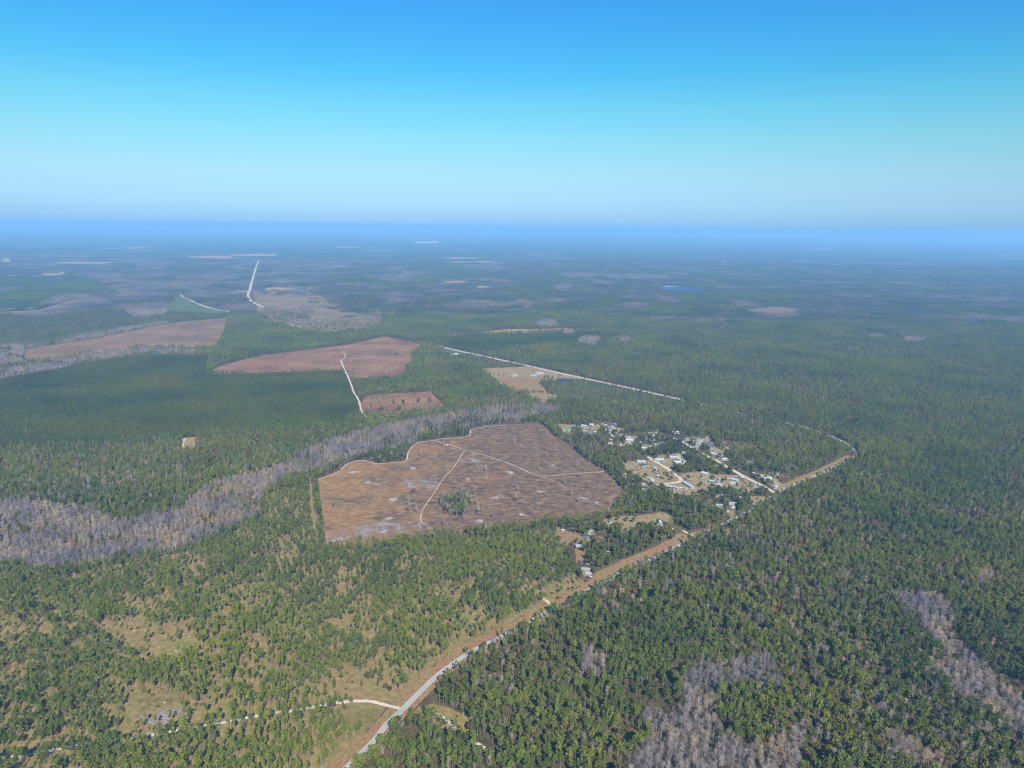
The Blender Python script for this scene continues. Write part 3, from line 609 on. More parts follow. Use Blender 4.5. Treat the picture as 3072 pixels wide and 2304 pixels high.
M['farbare2'] = leaf('pale_far_wood', [(0.0, (0.11, 0.095, 0.09)), (0.5, (0.18, 0.155, 0.145)), (1.0, (0.27, 0.235, 0.22))])
M['farbare'] = leaf('bare_far_wood', [(0.0, (0.07, 0.062, 0.06)), (0.5, (0.115, 0.10, 0.098)), (1.0, (0.19, 0.16, 0.155))])
libcoll('far_tile', [tile('pine', 200 + i).mesh('t', [M['fardark'], M['trunk']]) for i in range(3)] + [tile('mixed', 210 + i).mesh('t', [M['mixleaf'], M['trunk']]) for i in range(3)] + [tile('bare', 220 + i).mesh('t', [M['farbare'], M['farbare']]) for i in range(2)] + [tile('bare', 230 + i).mesh('t', [M['farbare2'], M['farbare2']]) for i in range(2)])

# ------------------------------------------------------------------ scatter
def scatter_group():
    ng = bpy.data.node_groups.new('scatter', 'GeometryNodeTree')
    ng.interface.new_socket('Geometry', in_out='INPUT', socket_type='NodeSocketGeometry')
    ng.interface.new_socket('Collection', in_out='INPUT', socket_type='NodeSocketCollection')
    ng.interface.new_socket('Geometry', in_out='OUTPUT', socket_type='NodeSocketGeometry')
    N = ng.nodes; L = ng.links
    gi = N.new('NodeGroupInput'); go = N.new('NodeGroupOutput')
    ci = N.new('GeometryNodeCollectionInfo'); ci.inputs['Separate Children'].default_value = True; ci.inputs['Reset Children'].default_value = True
    ip = N.new('GeometryNodeInstanceOnPoints'); ip.inputs['Pick Instance'].default_value = True
    def attr(n, t):
        a = N.new('GeometryNodeInputNamedAttribute'); a.data_type = t; a.inputs['Name'].default_value = n; return a.outputs['Attribute']
    L.new(gi.outputs[0], ip.inputs['Points']); L.new(gi.outputs[1], ci.inputs['Collection']); L.new(ci.outputs[0], ip.inputs['Instance'])
    L.new(attr('idx', 'INT'), ip.inputs['Instance Index']); L.new(attr('scl', 'FLOAT_VECTOR'), ip.inputs['Scale'])
    er = N.new('FunctionNodeEulerToRotation'); L.new(attr('rot', 'FLOAT_VECTOR'), er.inputs[0]); L.new(er.outputs[0], ip.inputs['Rotation'])
    L.new(ip.outputs[0], go.inputs[0]); return ng
NG = scatter_group()
def scatter(name, coll, x, y, idx, sx, sz, rot, z=None):
    n = len(x)
    me = bpy.data.meshes.new(name); me.vertices.add(n)
    co = np.stack([x, y, np.zeros(n) if z is None else z], 1).astype(np.float32); me.vertices.foreach_set('co', co.ravel())
    a = me.attributes.new('idx', 'INT', 'POINT'); a.data.foreach_set('value', np.asarray(idx, dtype=np.int32))
    a = me.attributes.new('scl', 'FLOAT_VECTOR', 'POINT'); a.data.foreach_set('vector', np.stack([sx, sx, sz], 1).astype(np.float32).ravel())
    a = me.attributes.new('rot', 'FLOAT_VECTOR', 'POINT'); a.data.foreach_set('vector', np.stack([np.zeros(n), np.zeros(n), rot], 1).astype(np.float32).ravel())
    me.update(); o = link(name, me); o['kind'] = 'stuff'
    md = o.modifiers.new('scatter', 'NODES'); md.node_group = NG; md['Socket_1'] = LIB[coll]
    return o

# ------------------------------------------------------------------ buildings: ridge ends read from the photo, width, eave height, roof, wall, type, label
def ends(Z, a, b, h=3.2):
    q = Z([a, b]); return g(q[0][0], q[0][1], h), g(q[1][0], q[1][1], h)
BLD = [
 (Z1, (150, 196), (242, 192), 8, 3.2, 'white', 'white', 'barn', 'white roofed barn at the clearing nearest the swamp'),
 (Z1, (280, 287), (388, 287), 10, 3.0, 'teal', 'white', 'house', 'house with teal green metal roof beside the clearcut tree line'),
 (Z1, (715, 178), (782, 180), 7, 2.8, 'white', 'white', 'house', 'small white roofed house behind the blue roofed house'),
 (Z1, (630, 236), (765, 246), 6, 2.8, 'grey', 'cream', 'trailer', 'long grey roofed mobile home in a sandy yard near golden trees'),
 (Z1, (675, 318), (775, 332), 9, 3.0, 'slate', 'white', 'house', 'white house with slate blue roof in the tan yard'),
 (Z1, (788, 300), (832, 302), 5, 2.5, 'white', 'white', 'shed', 'white shed beside the slate blue roofed house'),
 (Z1, (850, 224), (898, 226), 4.5, 2.5, 'white', 'cream', 'shed', 'pale shed at the edge of the sandy yard near golden trees'),
 (Z1, (1000, 245), (1058, 266), 8, 3.0, 'blue', 'white', 'house', 'house with bright blue roof above the short sand lane'),
 (Z1, (1108, 252), (1200, 262), 6, 2.8, 'white', 'cream', 'trailer', 'white mobile home behind the short sand lane'),
 (Z1, (1232, 294), (1282, 300), 5.5, 2.8, 'white', 'white', 'shed', 'white outbuilding at the end of the yard behind the sand lane'),
 (Z1, (1165, 338), (1252, 346), 6, 2.8, 'grey', 'cream', 'trailer', 'grey roofed mobile home between oaks beside the short sand lane'),
 (Z1, (1318, 432), (1432, 438), 11, 3.2, 'white', 'white', 'house', 'wide white roofed house ringed by oaks'),
 (Z1, (1350, 396), (1398, 402), 7, 3.6, 'white', 'white', 'barn', 'tall white shed behind the wide white roofed house'),
 (Z1, (1583, 328), (1632, 352), 6, 2.8, 'white', 'cream', 'trailer', 'white mobile home at the west end of the upper sand drive'),
 (Z1, (1600, 394), (1658, 406), 6, 2.8, 'pale', 'white', 'house', 'small pale roofed house below the upper sand drive'),
 (Z1, (1708, 332), (1782, 362), 5.5, 2.8, 'pale', 'cream', 'trailer', 'pale mobile home along the upper sand drive'),
 (Z1, (1030, 490), (1098, 496), 7, 2.8, 'pale', 'white', 'house', 'pale roofed house hidden under trees beside the clearcut belt'),
 (Z1, (1060, 430), (1098, 452), 5, 2.6, 'white', 'white', 'shed', 'white shed below the end of the short sand lane'),
 (Z1, (1558, 564), (1668, 576), 8, 3.0, 'white', 'cream', 'house', 'long white roofed house in the oaks north of the looping road'),
 (Z1, (1648, 588), (1748, 592), 9, 3.0, 'white', 'white', 'house', 'white roofed house joined close to the long white house'),
 (Z1, (1500, 785), (1640, 790), 9, 3.0, 'sage', 'white', 'house', 'house with sage grey roof west of the looping road head'),
 (Z1, (1790, 760), (1942, 755), 8, 3.0, 'ice', 'white', 'house', 'house with ice blue metal roof beside the looping sand road'),
 (Z1, (1560, 860), (1662, 842), 10, 3.0, 'dark', 'cream', 'house', 'dark shingle roofed house behind oaks west of the looping road'),
 (Z1, (1685, 1062), (1752, 1086), 7, 2.8, 'ice', 'white', 'trailer', 'ice blue roofed mobile home inside the road loop'),
 (Z1, (1728, 1104), (1792, 1106), 5.5, 2.6, 'white', 'white', 'shed', 'white shed beside the ice blue mobile home'),
 (Z1, (1822, 1036), (1872, 1030), 7, 2.8, 'white', 'white', 'carport', 'white carport roof in the middle of the road loop'),
 (Z1, (1590, 1246), (1702, 1262), 6, 2.8, 'white', 'white', 'trailer', 'white mobile home under trees at the foot of the road loop'),
 (Z2, (1005, 800), (1182, 800), 13, 3.6, 'white', 'cream', 'barn', 'large bright white metal roofed building beside a red dirt yard'),
 (Z2, (935, 716), (1078, 722), 9, 3.0, 'pale', 'white', 'house', 'pale roofed house behind the large white metal building'),
 (Z2, (1080, 746), (1168, 776), 7, 2.8, 'white', 'white', 'trailer', 'white mobile home tucked beside the large white metal building'),
 (Z2, (1040, 682), (1102, 710), 5, 2.6, 'pale', 'cream', 'shed', 'narrow pale shed behind the pale roofed house'),
 (Z2, (880, 1198), (978, 1210), 9, 3.0, 'ice', 'white', 'carport', 'pale carport beside the sand road end'),
 (Z2, (990, 1200), (1078, 1236), 6, 2.8, 'pale', 'white', 'trailer', 'pale mobile home next to the carport'),
 (Z2, (1095, 1226), (1150, 1230), 4.5, 2.4, 'white', 'white', 'shed', 'small white shed between the mobile home and the long barn'),
 (Z2, (1165, 1236), (1230, 1236), 5, 2.4, 'grey', 'cream', 'shed', 'grey roofed shed at the corner of the long white barn'),
 (Z2, (1172, 1128), (1314, 1216), 8, 3.2, 'ice', 'white', 'barn', 'long white barn standing alone on the open lot'),
 (Z2, (1590, 1114), (1682, 1120), 8, 2.8, 'ice', 'dark', 'carport', 'blue grey carport on the open lot beside the grass track'),
 (Z2, (1745, 1086), (1802, 1086), 6, 2.6, 'pale', 'white', 'shed', 'pale shed beside the grass track and carport'),
 (Z2, (1720, 1130), (1782, 1130), 7, 2.8, 'grey', 'cream', 'house', 'small grey roofed house between sheds on the open lot'),
 (Z2, (1698, 1166), (1802, 1172), 5, 2.6, 'white', 'white', 'trailer', 'low white trailer in front of the small grey house'),
 (Z2, (1848, 1086), (1932, 1080), 8, 3.0, 'pale', 'dark', 'carport', 'pale open shed next to the striped white barn'),
 (Z2, (1955, 1076), (2072, 1110), 9, 3.4, 'ice', 'white', 'barn', 'white barn near the junction of the grass track and sand road'),
 (Z2, (1935, 1160), (2002, 1140), 7, 2.8, 'white', 'white', 'trailer', 'white mobile home beside the big oak below the barn'),
 (Z2, (1470, 970), (1562, 996), 11, 3.4, 'white', 'white', 'barn', 'white arched barn at the edge of the oak grove'),
 (Z2, (1390, 480), (1472, 440), 9, 3.0, 'grey', 'cream', 'house', 'grey roofed house at the end of the upper side drive'),
 (Z2, (1380, 500), (1442, 512), 7, 2.8, 'ice', 'white', 'trailer', 'ice blue mobile home below the grey roofed house'),
 (Z2, (1530, 440), (1592, 446), 5.5, 2.6, 'grey', 'white', 'shed', 'grey shed beyond the upper side drive'),
 (Z2, (1545, 546), (1662, 556), 7, 2.8, 'blue', 'white', 'house', 'house under a bright blue roof beside the main sand road'),
 (Z2, (1638, 652), (1732, 682), 9, 3.0, 'white', 'white', 'house', 'white roofed house beside the main sand road below the blue roof'),
 (Z2, (1745, 682), (1832, 692), 6, 2.8, 'white', 'cream', 'trailer', 'white mobile home beyond the white roofed roadside house'),
 (Z2, (1494, 764), (1546, 776), 6, 2.6, 'ice', 'white', 'shed', 'pale blue shed under the oaks west of the main sand road'),
 (Z2, (1700, 864), (1772, 872), 7, 2.8, 'grey', 'cream', 'house', 'grey roofed house beside the bend of the main sand road'),
 (Z2, (975, 312), (1072, 302), 8, 3.0, 'pale', 'white', 'house', 'pale roofed house at the far end of the main sand road'),
 (Z2, (1150, 534), (1212, 546), 5, 2.6, 'white', 'white', 'trailer', 'small white camper beside the upper main sand road'),
 (Z2, (2110, 1054), (2192, 1076), 7, 2.8, 'pale', 'dark', 'carport', 'open carport at the sand road junction'),
 (Z2, (1345, 1470), (1472, 1470), 10, 3.0, 'ice', 'white', 'house', 'blue grey roofed house alone in the oaks below the lots'),
 (Z2, (2060, 1396), (2132, 1386), 6, 2.6, 'white', 'cream', 'shed', 'white shed under oaks south of the lots'),
 (Z3, (1600, 1080), (1722, 1066), 10, 3.0, 'ice', 'white', 'house', 'pale aqua roofed house across the main sand road'),
 (Z3, (1680, 1120), (1742, 1130), 6, 2.6, 'white', 'white', 'shed', 'white shed beside the pale aqua roofed house'),
 (Z3, (1430, 980), (1498, 1002), 6, 2.8, 'white', 'dark', 'trailer', 'white mobile home uphill of the pale aqua house'),
 (Z3, (1460, 1016), (1532, 1042), 5, 2.6, 'grey', 'white', 'trailer', 'grey camper between the mobile home and the aqua house'),
 (Z3, (1545, 1030), (1592, 1032), 6, 2.6, 'pale', 'cream', 'shed', 'pale shed just behind the aqua house'),
 (Z3, (1775, 1140), (1838, 1162), 4, 2.6, 'white', 'white', 'trailer', 'white camper parked by the paved road bend'),
 (Z3, (1800, 1222), (1832, 1200), 4, 2.8, 'white', 'white', 'shed', 'tall white box shed by the paved road bend'),
 (Z3, (1280, 1346), (1358, 1340), 7, 2.8, 'grey', 'white', 'house', 'grey roofed house below the lower sand lane'),
 (Z3, (1680, 1416), (1742, 1422), 6, 2.6, 'grey', 'cream', 'trailer', 'grey mobile home under trees near the road junction'),
 (Z3, (1118, 474), (1154, 476), 5, 2.6, 'white', 'white', 'shed', 'white shed alone in the woods east of the settlement'),
 (Z4, (1770, 476), (1892, 466), 10, 3.0, 'ice', 'white', 'house', 'pale blue roofed house on the wide tan lawn'),
 (Z4, (1840, 430), (2022, 500), 4.5, 2.6, 'dark', 'dark', 'shed', 'long dark low shed behind the pale blue house'),
 (Z4, (1455, 560), (1492, 562), 5, 2.6, 'white', 'white', 'shed', 'white shed at the near edge of the tan lawn'),
 (Z4, (1248, 662), (1312, 660), 9, 3.0, 'white', 'white', 'house', 'white half of a house under the blue tarp roof'),
 (Z4, (1300, 650), (1368, 650), 8, 3.2, 'blue', 'white', 'house', 'house wing covered by a blue tarp roof'),
 (Z4, (975, 502), (1062, 482), 11, 3.2, 'grey', 'cream', 'house', 'large grey roofed house in a white sandy yard'),
 (Z4, (248, 600), (294, 602), 5, 2.6, 'ice', 'white', 'shed', 'pale blue shed in the red dirt yard by the clearcut'),
 (Z4, (422, 590), (460, 586), 4.5, 2.6, 'white', 'white', 'shed', 'small white shed among pines by the red dirt yard'),
 (Z4, (480, 860), (585, 856), 6, 2.6, 'pale', 'cream', 'trailer', 'white green mobile home below the red dirt yard'),
 (Z4, (580, 1240), (720, 1258), 8, 2.8, 'grey', 'cream', 'house', 'wide grey white house beside the paved road verge'),
 (Z4, (640, 1318), (735, 1320), 5, 2.5, 'pale', 'white', 'trailer', 'white mobile home in front of the wide grey white house'),
 (Z4, (1770, 600), (1834, 612), 6, 2.6, 'white', 'white', 'shed', 'white shed in pines below the tan lawn'),
 (ZF, (1728, 762), (1832, 772), 17, 4.0, 'white', 'white', 'barn', 'largest white roofed farmhouse by the straight paved road'),
 (ZF, (1615, 800), (1704, 812), 12, 3.2, 'white', 'white', 'barn', 'white farm barn beside the largest farmhouse'),
 (ZF, (1690, 782), (1752, 788), 8, 3.0, 'sage', 'cream', 'shed', 'low sage roofed shed between farmhouse and barn'),
 (ZF, (1330, 798), (1402, 806), 9, 3.2, 'white', 'white', 'house', 'white farm cottage at the end of the hedge line'),
 (ZF, (1290, 816), (1338, 818), 5, 2.6, 'white', 'white', 'trailer', 'long white trailer beside the farm cottage'),
 (ZF, (330, 452), (402, 448), 10, 3.2, 'white', 'white', 'house', 'white house in the small clearing along the far straight road'),
 (ZF, (300, 462), (334, 464), 6, 2.6, 'white', 'white', 'shed', 'white shed in the small clearing along the far straight road'),
 (ZR, (478, 326), (504, 328), 14, 5.0, 'white', 'white', 'house', 'white lake house on the sandy beach'),
 (zz(0, 0, 1.0), (180, 819), (194, 818), 22, 6.0, 'white', 'white', 'barn', 'white building at the end of the far tan clearing'),
 (ZI, (500, 384), (640, 380), 60, 10, 'white', 'white', 'barn', 'long white factory hall at the left of the distant works'),
 (ZI, (650, 386), (760, 382), 70, 12, 'white', 'white', 'barn', 'white factory hall in the middle of the distant works'),
 (ZI, (770, 378), (892, 372), 70, 12, 'white', 'white', 'barn', 'white factory hall at the right of the distant works'),
 (ZI, (760, 360), (830, 358), 60, 26, 'white', 'white', 'barn', 'taller white block behind the distant works halls'),
 (ZI, (970, 358), (1060, 356), 50, 9, 'pale', 'pale', 'barn', 'pale warehouse beside the distant tower'),
 (ZI, (1255, 356), (1425, 354), 60, 9, 'pale', 'pale', 'barn', 'long pale warehouse right of the distant tower'),
 (ZI, (1480, 356), (1535, 356), 60, 10, 'white', 'pale', 'barn', 'short pale warehouse between two longer far warehouses'),
 (ZI, (1560, 356), (1640, 354), 60, 10, 'white', 'pale', 'barn', 'pale warehouse furthest from the distant works'),
] + [(ZL, (x_ - 14, y_), (x_ + 14, y_ + 2), 10, 3.2, 'white', 'white', 'house', 'white house in the far hamlet clearing east of the straight white road') for x_, y_ in ((1242, 820), (1272, 802), (1298, 808), (1316, 796), (1338, 806), (1354, 800), (1286, 822), (1332, 822))]
rb = np.random.default_rng(41); EXTRA = []
occ = [(np.mean(ends(b_[0], b_[1], b_[2], b_[4]), axis=0)) for b_ in BLD]
for (u0, u1, v0, v1, nb) in ((1700, 1860, 1272, 1300, 7), (1850, 2010, 1285, 1345, 9), (2020, 2180, 1310, 1385, 11), (2150, 2330, 1385, 1470, 7), (1880, 1990, 1395, 1470, 4), (2150, 2300, 1480, 1535, 6), (1700, 1900, 1570, 1690, 6)):
    k_ = 0
    for t_ in range(400):
        if k_ >= nb: break
        c_ = g(rb.uniform(u0, u1), rb.uniform(v0, v1))
        if min(np.hypot(*(c_ - o_)) for o_ in occ) < 20 or any(dist_line(l_[1], c_[:1], c_[1:])[0] < 9 for l_ in TRACKS[1:11]) or dist_line(ROAD, c_[:1], c_[1:])[0] < 18 or inside(BIGFIELD, c_[:1], c_[1:])[0]: continue
        k_ += 1; occ.append(c_); a_ = rb.uniform(0, math.pi); ln_ = rb.uniform(6, 17); d_ = np.array([math.cos(a_), math.sin(a_)]) * ln_ / 2
        kd = 'shed' if ln_ < 8.5 else ('trailer' if rb.random() < 0.6 else 'house'); rc_ = ['white', 'white', 'pale', 'grey', 'ice', 'dark', 'sage', 'slate'][rb.integers(0, 8)]
        lb_ = {'white': 'white', 'pale': 'pale', 'grey': 'grey', 'ice': 'pale blue', 'dark': 'dark', 'sage': 'sage green', 'slate': 'slate blue'}[rc_] + ' roofed ' + {'shed': 'small shed', 'trailer': 'mobile home', 'house': 'small house'}[kd] + ' half hidden by trees in the settlement'
        EXTRA.append(((None, None, None, {'shed': 4.5, 'trailer': 5.0, 'house': 7.5}[kd], 2.6, rc_, 'cream' if rb.random() < 0.5 else 'pale', kd, lb_), (c_ - d_, c_ + d_)))
BPOS = []
for b_ in BLD:
    p_, q_ = ends(b_[0], b_[1], b_[2], b_[4]); BPOS.append((p_, q_))
BLD += [e_[0] for e_ in EXTRA]; BPOS += [e_[1] for e_ in EXTRA]
CARS = [(Z1, 1908, 1090, 'blue'), (Z2, 1185, 498, 'white'), (Z2, 1262, 545, 'dark'), (Z2, 1330, 1258, 'white'), (Z2, 1590, 1000, 'white'), (Z2, 760, 1288, 'white'), (Z2, 1250, 1012, 'white'), (Z3, 1835, 1335, 'white'), (Z3, 850, 1005, 'white'),
        (Z3, 1310, 1200, 'white'), (Z4, 1120, 850, 'dark'), (Z4, 2095, 590, 'white'), (Z4, 670, 1175, 'white'), (Z4, 780, 655, 'dark'), (Z1, 960, 165, 'white'), (Z2, 545, 405, 'dark')]

# candidate positions on a jittered grid over the view, with a margin all round
def grid_pts(y0, y1, s, ang=41.0):
    xs = np.arange(-y1 * math.tan(R(ang)), y1 * math.tan(R(ang)), s); ys = np.arange(y0, y1, s)
    X, Y = np.meshgrid(xs, ys); X = X.ravel() + rng.uniform(-0.48, 0.48, X.size) * s; Y = Y.ravel() + rng.uniform(-0.48, 0.48, Y.size) * s
    m = np.abs(X) < Y * math.tan(R(ang)) + 60
    return X[m], Y[m]
NEAR1, NEAR2 = 1750.0, 3900.0
CL = {n: i for i, n in enumerate(['forest', 'open', 'dense', 'mixed', 'swamp', 'plant', 'young', 'none', 'village', 'meadow', 'farbare', 'edge', 'copse', 'lawn', 'sparse'])}
VILLAGE = gp([(1622, 1262), (1760, 1240), (2000, 1262), (2240, 1300), (2360, 1440), (2340, 1490), (2200, 1560), (2060, 1620), (1900, 1690), (1770, 1760), (1700, 1700), (1660, 1590), (1760, 1560), (1890, 1490), (1821, 1417), (1719, 1343)])
MIXED = gp([(1085, 1275), (1300, 1230), (1560, 1190), (2050, 1205), (2420, 1285), (2540, 1330), (2360, 1440), (2240, 1300), (2000, 1262), (1760, 1240), (1622, 1262), (1410, 1280)])
MIXED_L = gp([(-600, 1370), (0, 1350), (560, 1300), (1000, 1270), (1085, 1260), (1000, 1310), (880, 1360), (800, 1400), (640, 1440), (560, 1480), (540, 1520), (370, 1560), (200, 1510), (-600, 1495)])
COPSE = gp(Z5([(905, 680), (960, 640), (1060, 615), (1120, 640), (1100, 700), (1080, 755), (1000, 765), (930, 740)]))
def classify(x, y):
    c = np.full(x.shape, CL['forest'])
    for nm, poly in [('mixed', MIXED_L), ('mixed', MIXED), ('open', OPEN), ('village', VILLAGE), ('plant', DARKPLANT), ('plant', YOUNG_M), ('young', FARM_YOUNG), ('young', YOUNG_L1), ('young', YOUNG_L2), ('young', YOUNG_F), ('plant', PLANT_FAR), ('sparse', SPARSE), ('swamp', SWAMP), ('farbare', SWAMP_R), ('farbare', SWAMP_E),
                     ('swamp', STRIP1), ('swamp', STRIP2)] + [('farbare', q) for q in SWAMP_S] + [('farbare', q) for q in BARE_FAR] + \
            [('meadow', q) for q in MEADOWS] + [('none', q) for q in [BIGFIELD, FIELD2, FIELD3, FARM, LEFTBROWN, PIT, FIELD_A, FIELD_B, FIELD_R, LAKE, SCRUB_TAN, TAN_STRIP, VERGE_POLY, VERGE2] + ROADSIDE + FAR_TAN + DEBRIS[:1]] + [('lawn', q) for q in LAWNS + RED_YARDS] + [('copse', COPSE)]:
        c[inside(poly, x, y)] = CL[nm]
    for nm, line, wd, mt, gap in TRACKS:
        c[dist_line(line, x, y) < gap] = CL['none']
    c[dist_line(ROAD, x, y) < np.where(y < 1100, 11.5, np.where((x > 250) & (y > 1500), 6.0, 8.5))] = CL['none']
    for (p_, q_), b_ in zip(BPOS, BLD):
        m_ = p_ * 0.5 + q_ * 0.5; r_ = np.hypot(*(q_ - p_)) / 2 + b_[3] * 0.35 + (2.0 if b_[0] is None else 1.0)
        if np.hypot(*m_) < 9000:
            c[(np.hypot(x - m_[0], y - m_[1]) < r_)] = CL['none']
    return c
TREES = {k: [] for k in ('pine', 'young_pine', 'oak', 'rust', 'bare')}
SHRUB = []
def place(x, y, cell):
    c = classify(x, y); n = len(x); f = cell / 16.0
    u = rng.random(n); big = fbm(x, y, 160, 5); med = fbm(x, y, 45, 15); mixn = fbm(x, y, 120, 25); sm = fbm(x, y, 18, 35)
    gapn = np.clip((med - 0.30) * 4.5, 0.05, 1.3)
    P = {k: np.zeros(n) for k in TREES}; S = np.zeros(n)
    def put(cl, **kw):
        m = c == CL[cl]
        for k, v in kw.items():
            if k == 'shrub': S[m] = v if np.isscalar(v) else v[m]
            else: P[k][m] = (v if np.isscalar(v) else v[m])
    clump = np.clip((sm - 0.10) * 2.2, 0.35, 1.2); og = np.clip((med - 0.10) * 2.4, 0.35, 1.15)
    hard = np.clip((mixn - 0.50) * 6, 0, 1); fc_ = np.clip((sm - 0.26) * 3.2, 0.3, 1.25)
    put('open', pine=0.56 * og * clump, oak=0.006, rust=0.002, shrub=0.03 + 0.04 * (big > 0.55))
    hard2 = np.clip((fbm(x, y, 420, 95) - 0.52) * 7, 0, 1); hard = np.maximum(hard * 0.8, hard2)
    fc = np.clip((sm - 0.26) * 3.2, 0.25, 1.25)
    put('forest', pine=0.52 * np.clip(gapn + 0.25, 0, 1.1) * fc * (1 - 0.5 * hard), oak=0.10 + 0.16 * hard * fc, bare=0.006 + 0.075 * hard, rust=0.010 + 0.045 * hard, shrub=0.55)
    put('mixed', pine=0.28 * fc_, oak=0.24 * gapn, bare=0.04 + 0.12 * hard, rust=0.03 + 0.05 * hard, shrub=0.3)
    put('village', pine=0.11 * gapn, oak=0.30 * gapn, bare=0.01, rust=0.012, shrub=0.12)
    green = np.clip((med - 0.53) * 6, 0, 1)
    put('swamp', bare=0.52 * (1 - 0.75 * green), oak=0.025 + 0.22 * green, rust=0.035 + 0.12 * green, pine=0.008, shrub=0.30)
    put('farbare', bare=0.50, oak=0.03, rust=0.03, shrub=0.25)
    put('plant', young_pine=0.95, bare=0.004, oak=0.006, rust=0.003)
    put('young', shrub=0.85, young_pine=0.05, bare=0.002)
    put('meadow', pine=0.035, shrub=0.05)
    put('sparse', pine=0.05 * fc_ * gapn, oak=0.02 * gapn, bare=0.03 * gapn, shrub=0.15)
    put('lawn', oak=0.016, pine=0.008, shrub=0.03)
    put('copse', pine=0.16, oak=0.05, bare=0.16)
    acc = np.zeros(n)
    for k in TREES:
        lo = acc; acc = acc + P[k] * f; m = (u >= lo) & (u < acc)
        if m.any(): TREES[k].append(np.stack([x[m], y[m]], 1))
    m = (rng.random(n) < S * f) & (u >= acc)
    if m.any(): SHRUB.append(np.stack([x[m], y[m], c[m]], 1))
# near stand (cell 4 x 4 m), middle distance (4.6 m)
x, y = grid_pts(470, NEAR1, 4.0); place(x, y, 16.0)
x, y = grid_pts(NEAR1, NEAR2 + 600, 5.2); m = y + 1100 * (fbm(x, y, 420, 33) - 0.5) < NEAR2 + 80; place(x[m], y[m], 22.0)

def px_trees(kind, Z, pts):
    TREES[kind].append(np.array([g(q[0], q[1]) for q in Z(pts)]))
px_trees('oak', ZF, [(960, 812), (1010, 820), (1085, 822), (1165, 818), (1215, 815), (1640, 748), (1150, 708), (1770, 930), (1800, 950), (1830, 970), (1870, 1005), (1890, 1020), (1905, 1050), (1900, 880), (1930, 900), (1860, 860), (1840, 880), (1960, 900), (1650, 1105), (1675, 1110), (1700, 1108), (1750, 1105), (1775, 1100), (1800, 1108), (1820, 1100)])
px_trees('rust', ZF, [(2085, 830), (2100, 835), (1730, 875), (1745, 870), (1890, 840), (1920, 850)])
px_trees('oak', ZM3, [(1330, 1335), (1340, 1330), (1530, 1325), (1540, 1318), (1680, 1325), (1690, 1320), (1670, 1322), (1220, 1352), (850, 1465), (870, 1490), (860, 1478), (920, 1385), (910, 1372), (1260, 1430), (1280, 1425), (1050, 1450), (1070, 1440), (1335, 1345), (1345, 1352), (1325, 1342), (1535, 1335), (1545, 1330), (1525, 1318), (1700, 1330), (1660, 1330), (1225, 1360), (1215, 1340), (840, 1475), (880, 1500), (1270, 1440), (1300, 1432), (1030, 1448), (1060, 1430), (1040, 1420), (1480, 1225), (1500, 1240), (1310, 600), (1320, 602), (1385, 590), (1395, 588), (1240, 722), (1260, 720), (1275, 715), (1190, 730)])
px_trees('bare', ZM3, [(1490, 1260), (1510, 1290), (810, 955), (1060, 1300), (1040, 1290), (590, 810)])
px_trees('rust', zz(0, 0, 1.0), [(634, 1266), (630, 1268), (638, 1267)])

GROUPS = {'pine': 'pine trees of the near forest', 'young_pine': 'young planted pines', 'oak': 'evergreen broadleaf trees', 'rust': 'rust brown autumn trees', 'bare': 'bare grey swamp trees'}
NAMES = {'pine': 'pine_tree', 'young_pine': 'young_pine', 'oak': 'broadleaf_tree', 'rust': 'autumn_tree', 'bare': 'bare_tree'}
STUFF = {'pine': 'pine_forest', 'young_pine': 'pine_plantation', 'oak': 'broadleaf_woods', 'rust': 'autumn_woods', 'bare': 'bare_woods'}
def make_tree(kind, vi, x, y, s, sz, rz, label, cat='tree', group=None, crown_mat=None):
    K = KIND[kind]
    e = link(NAMES[kind], None, None, (x, y, 0), rz, (s, s, sz)); tag(e, label, cat, group)
    link('trunk', K['trunk'][vi], e); link('crown', K['crown'][vi], e)
    return e
def poly_line(p): return np.vstack([p, p[:1]])
LAND = [('beside the paved road', ROAD, 22), ('beside the sandy dirt road', TRACKS[0][1], 18), ('beside the short sand trail', TRACKS[22][1], 24), ('beside the lower sand trail', TRACKS[23][1], 24),
        ('round the clearing with pale debris', poly_line(MEADOWS[1]), 20), ('round the meadow dotted with white mounds', poly_line(MEADOWS[0]), 25), ('above the dirt road junction', poly_line(MEADOWS[2]), 15), ('between dirt road and paved road', poly_line(MEADOWS[3]), 15),
        ('along the edge of the clearcut field', poly_line(BIGFIELD), 22), ('beside the straight sand road of the settlement', TRACKS[3][1], 25), ('beside the looping sand road of the settlement', TRACKS[1][1], 25),
        ('beside the small round patch of grey trees', poly_line(SWAMP_S[0]), 18), ('along the edge of the ring shaped grey swamp wood', poly_line(SWAMP_R), 16), ('along the edge of the narrow grey swamp strip', poly_line(SWAMP_E), 16),
        ('along the edge of the long grey swamp band', poly_line(SWAMP), 20), ('at the edge of the small sand pit', poly_line(PIT), 25), ('at the edge of the small red field', poly_line(FIELD3), 25), ('in the farm pasture', poly_line(FARM), 40)]
WHAT = {'pine': ('tall green pine', 'slim green pine', 'bushy green pine'), 'young_pine': ('small dark conical pine', 'low conical pine', 'broad young pine'), 'oak': ('dark green round crowned tree', 'small round green tree', 'broad dark green tree'),
        'rust': ('rust brown leafed tree', 'small rusty brown tree', 'broad rust brown tree'), 'bare': ('leafless grey tree', 'thin leafless grey tree', 'wide leafless grey tree')}
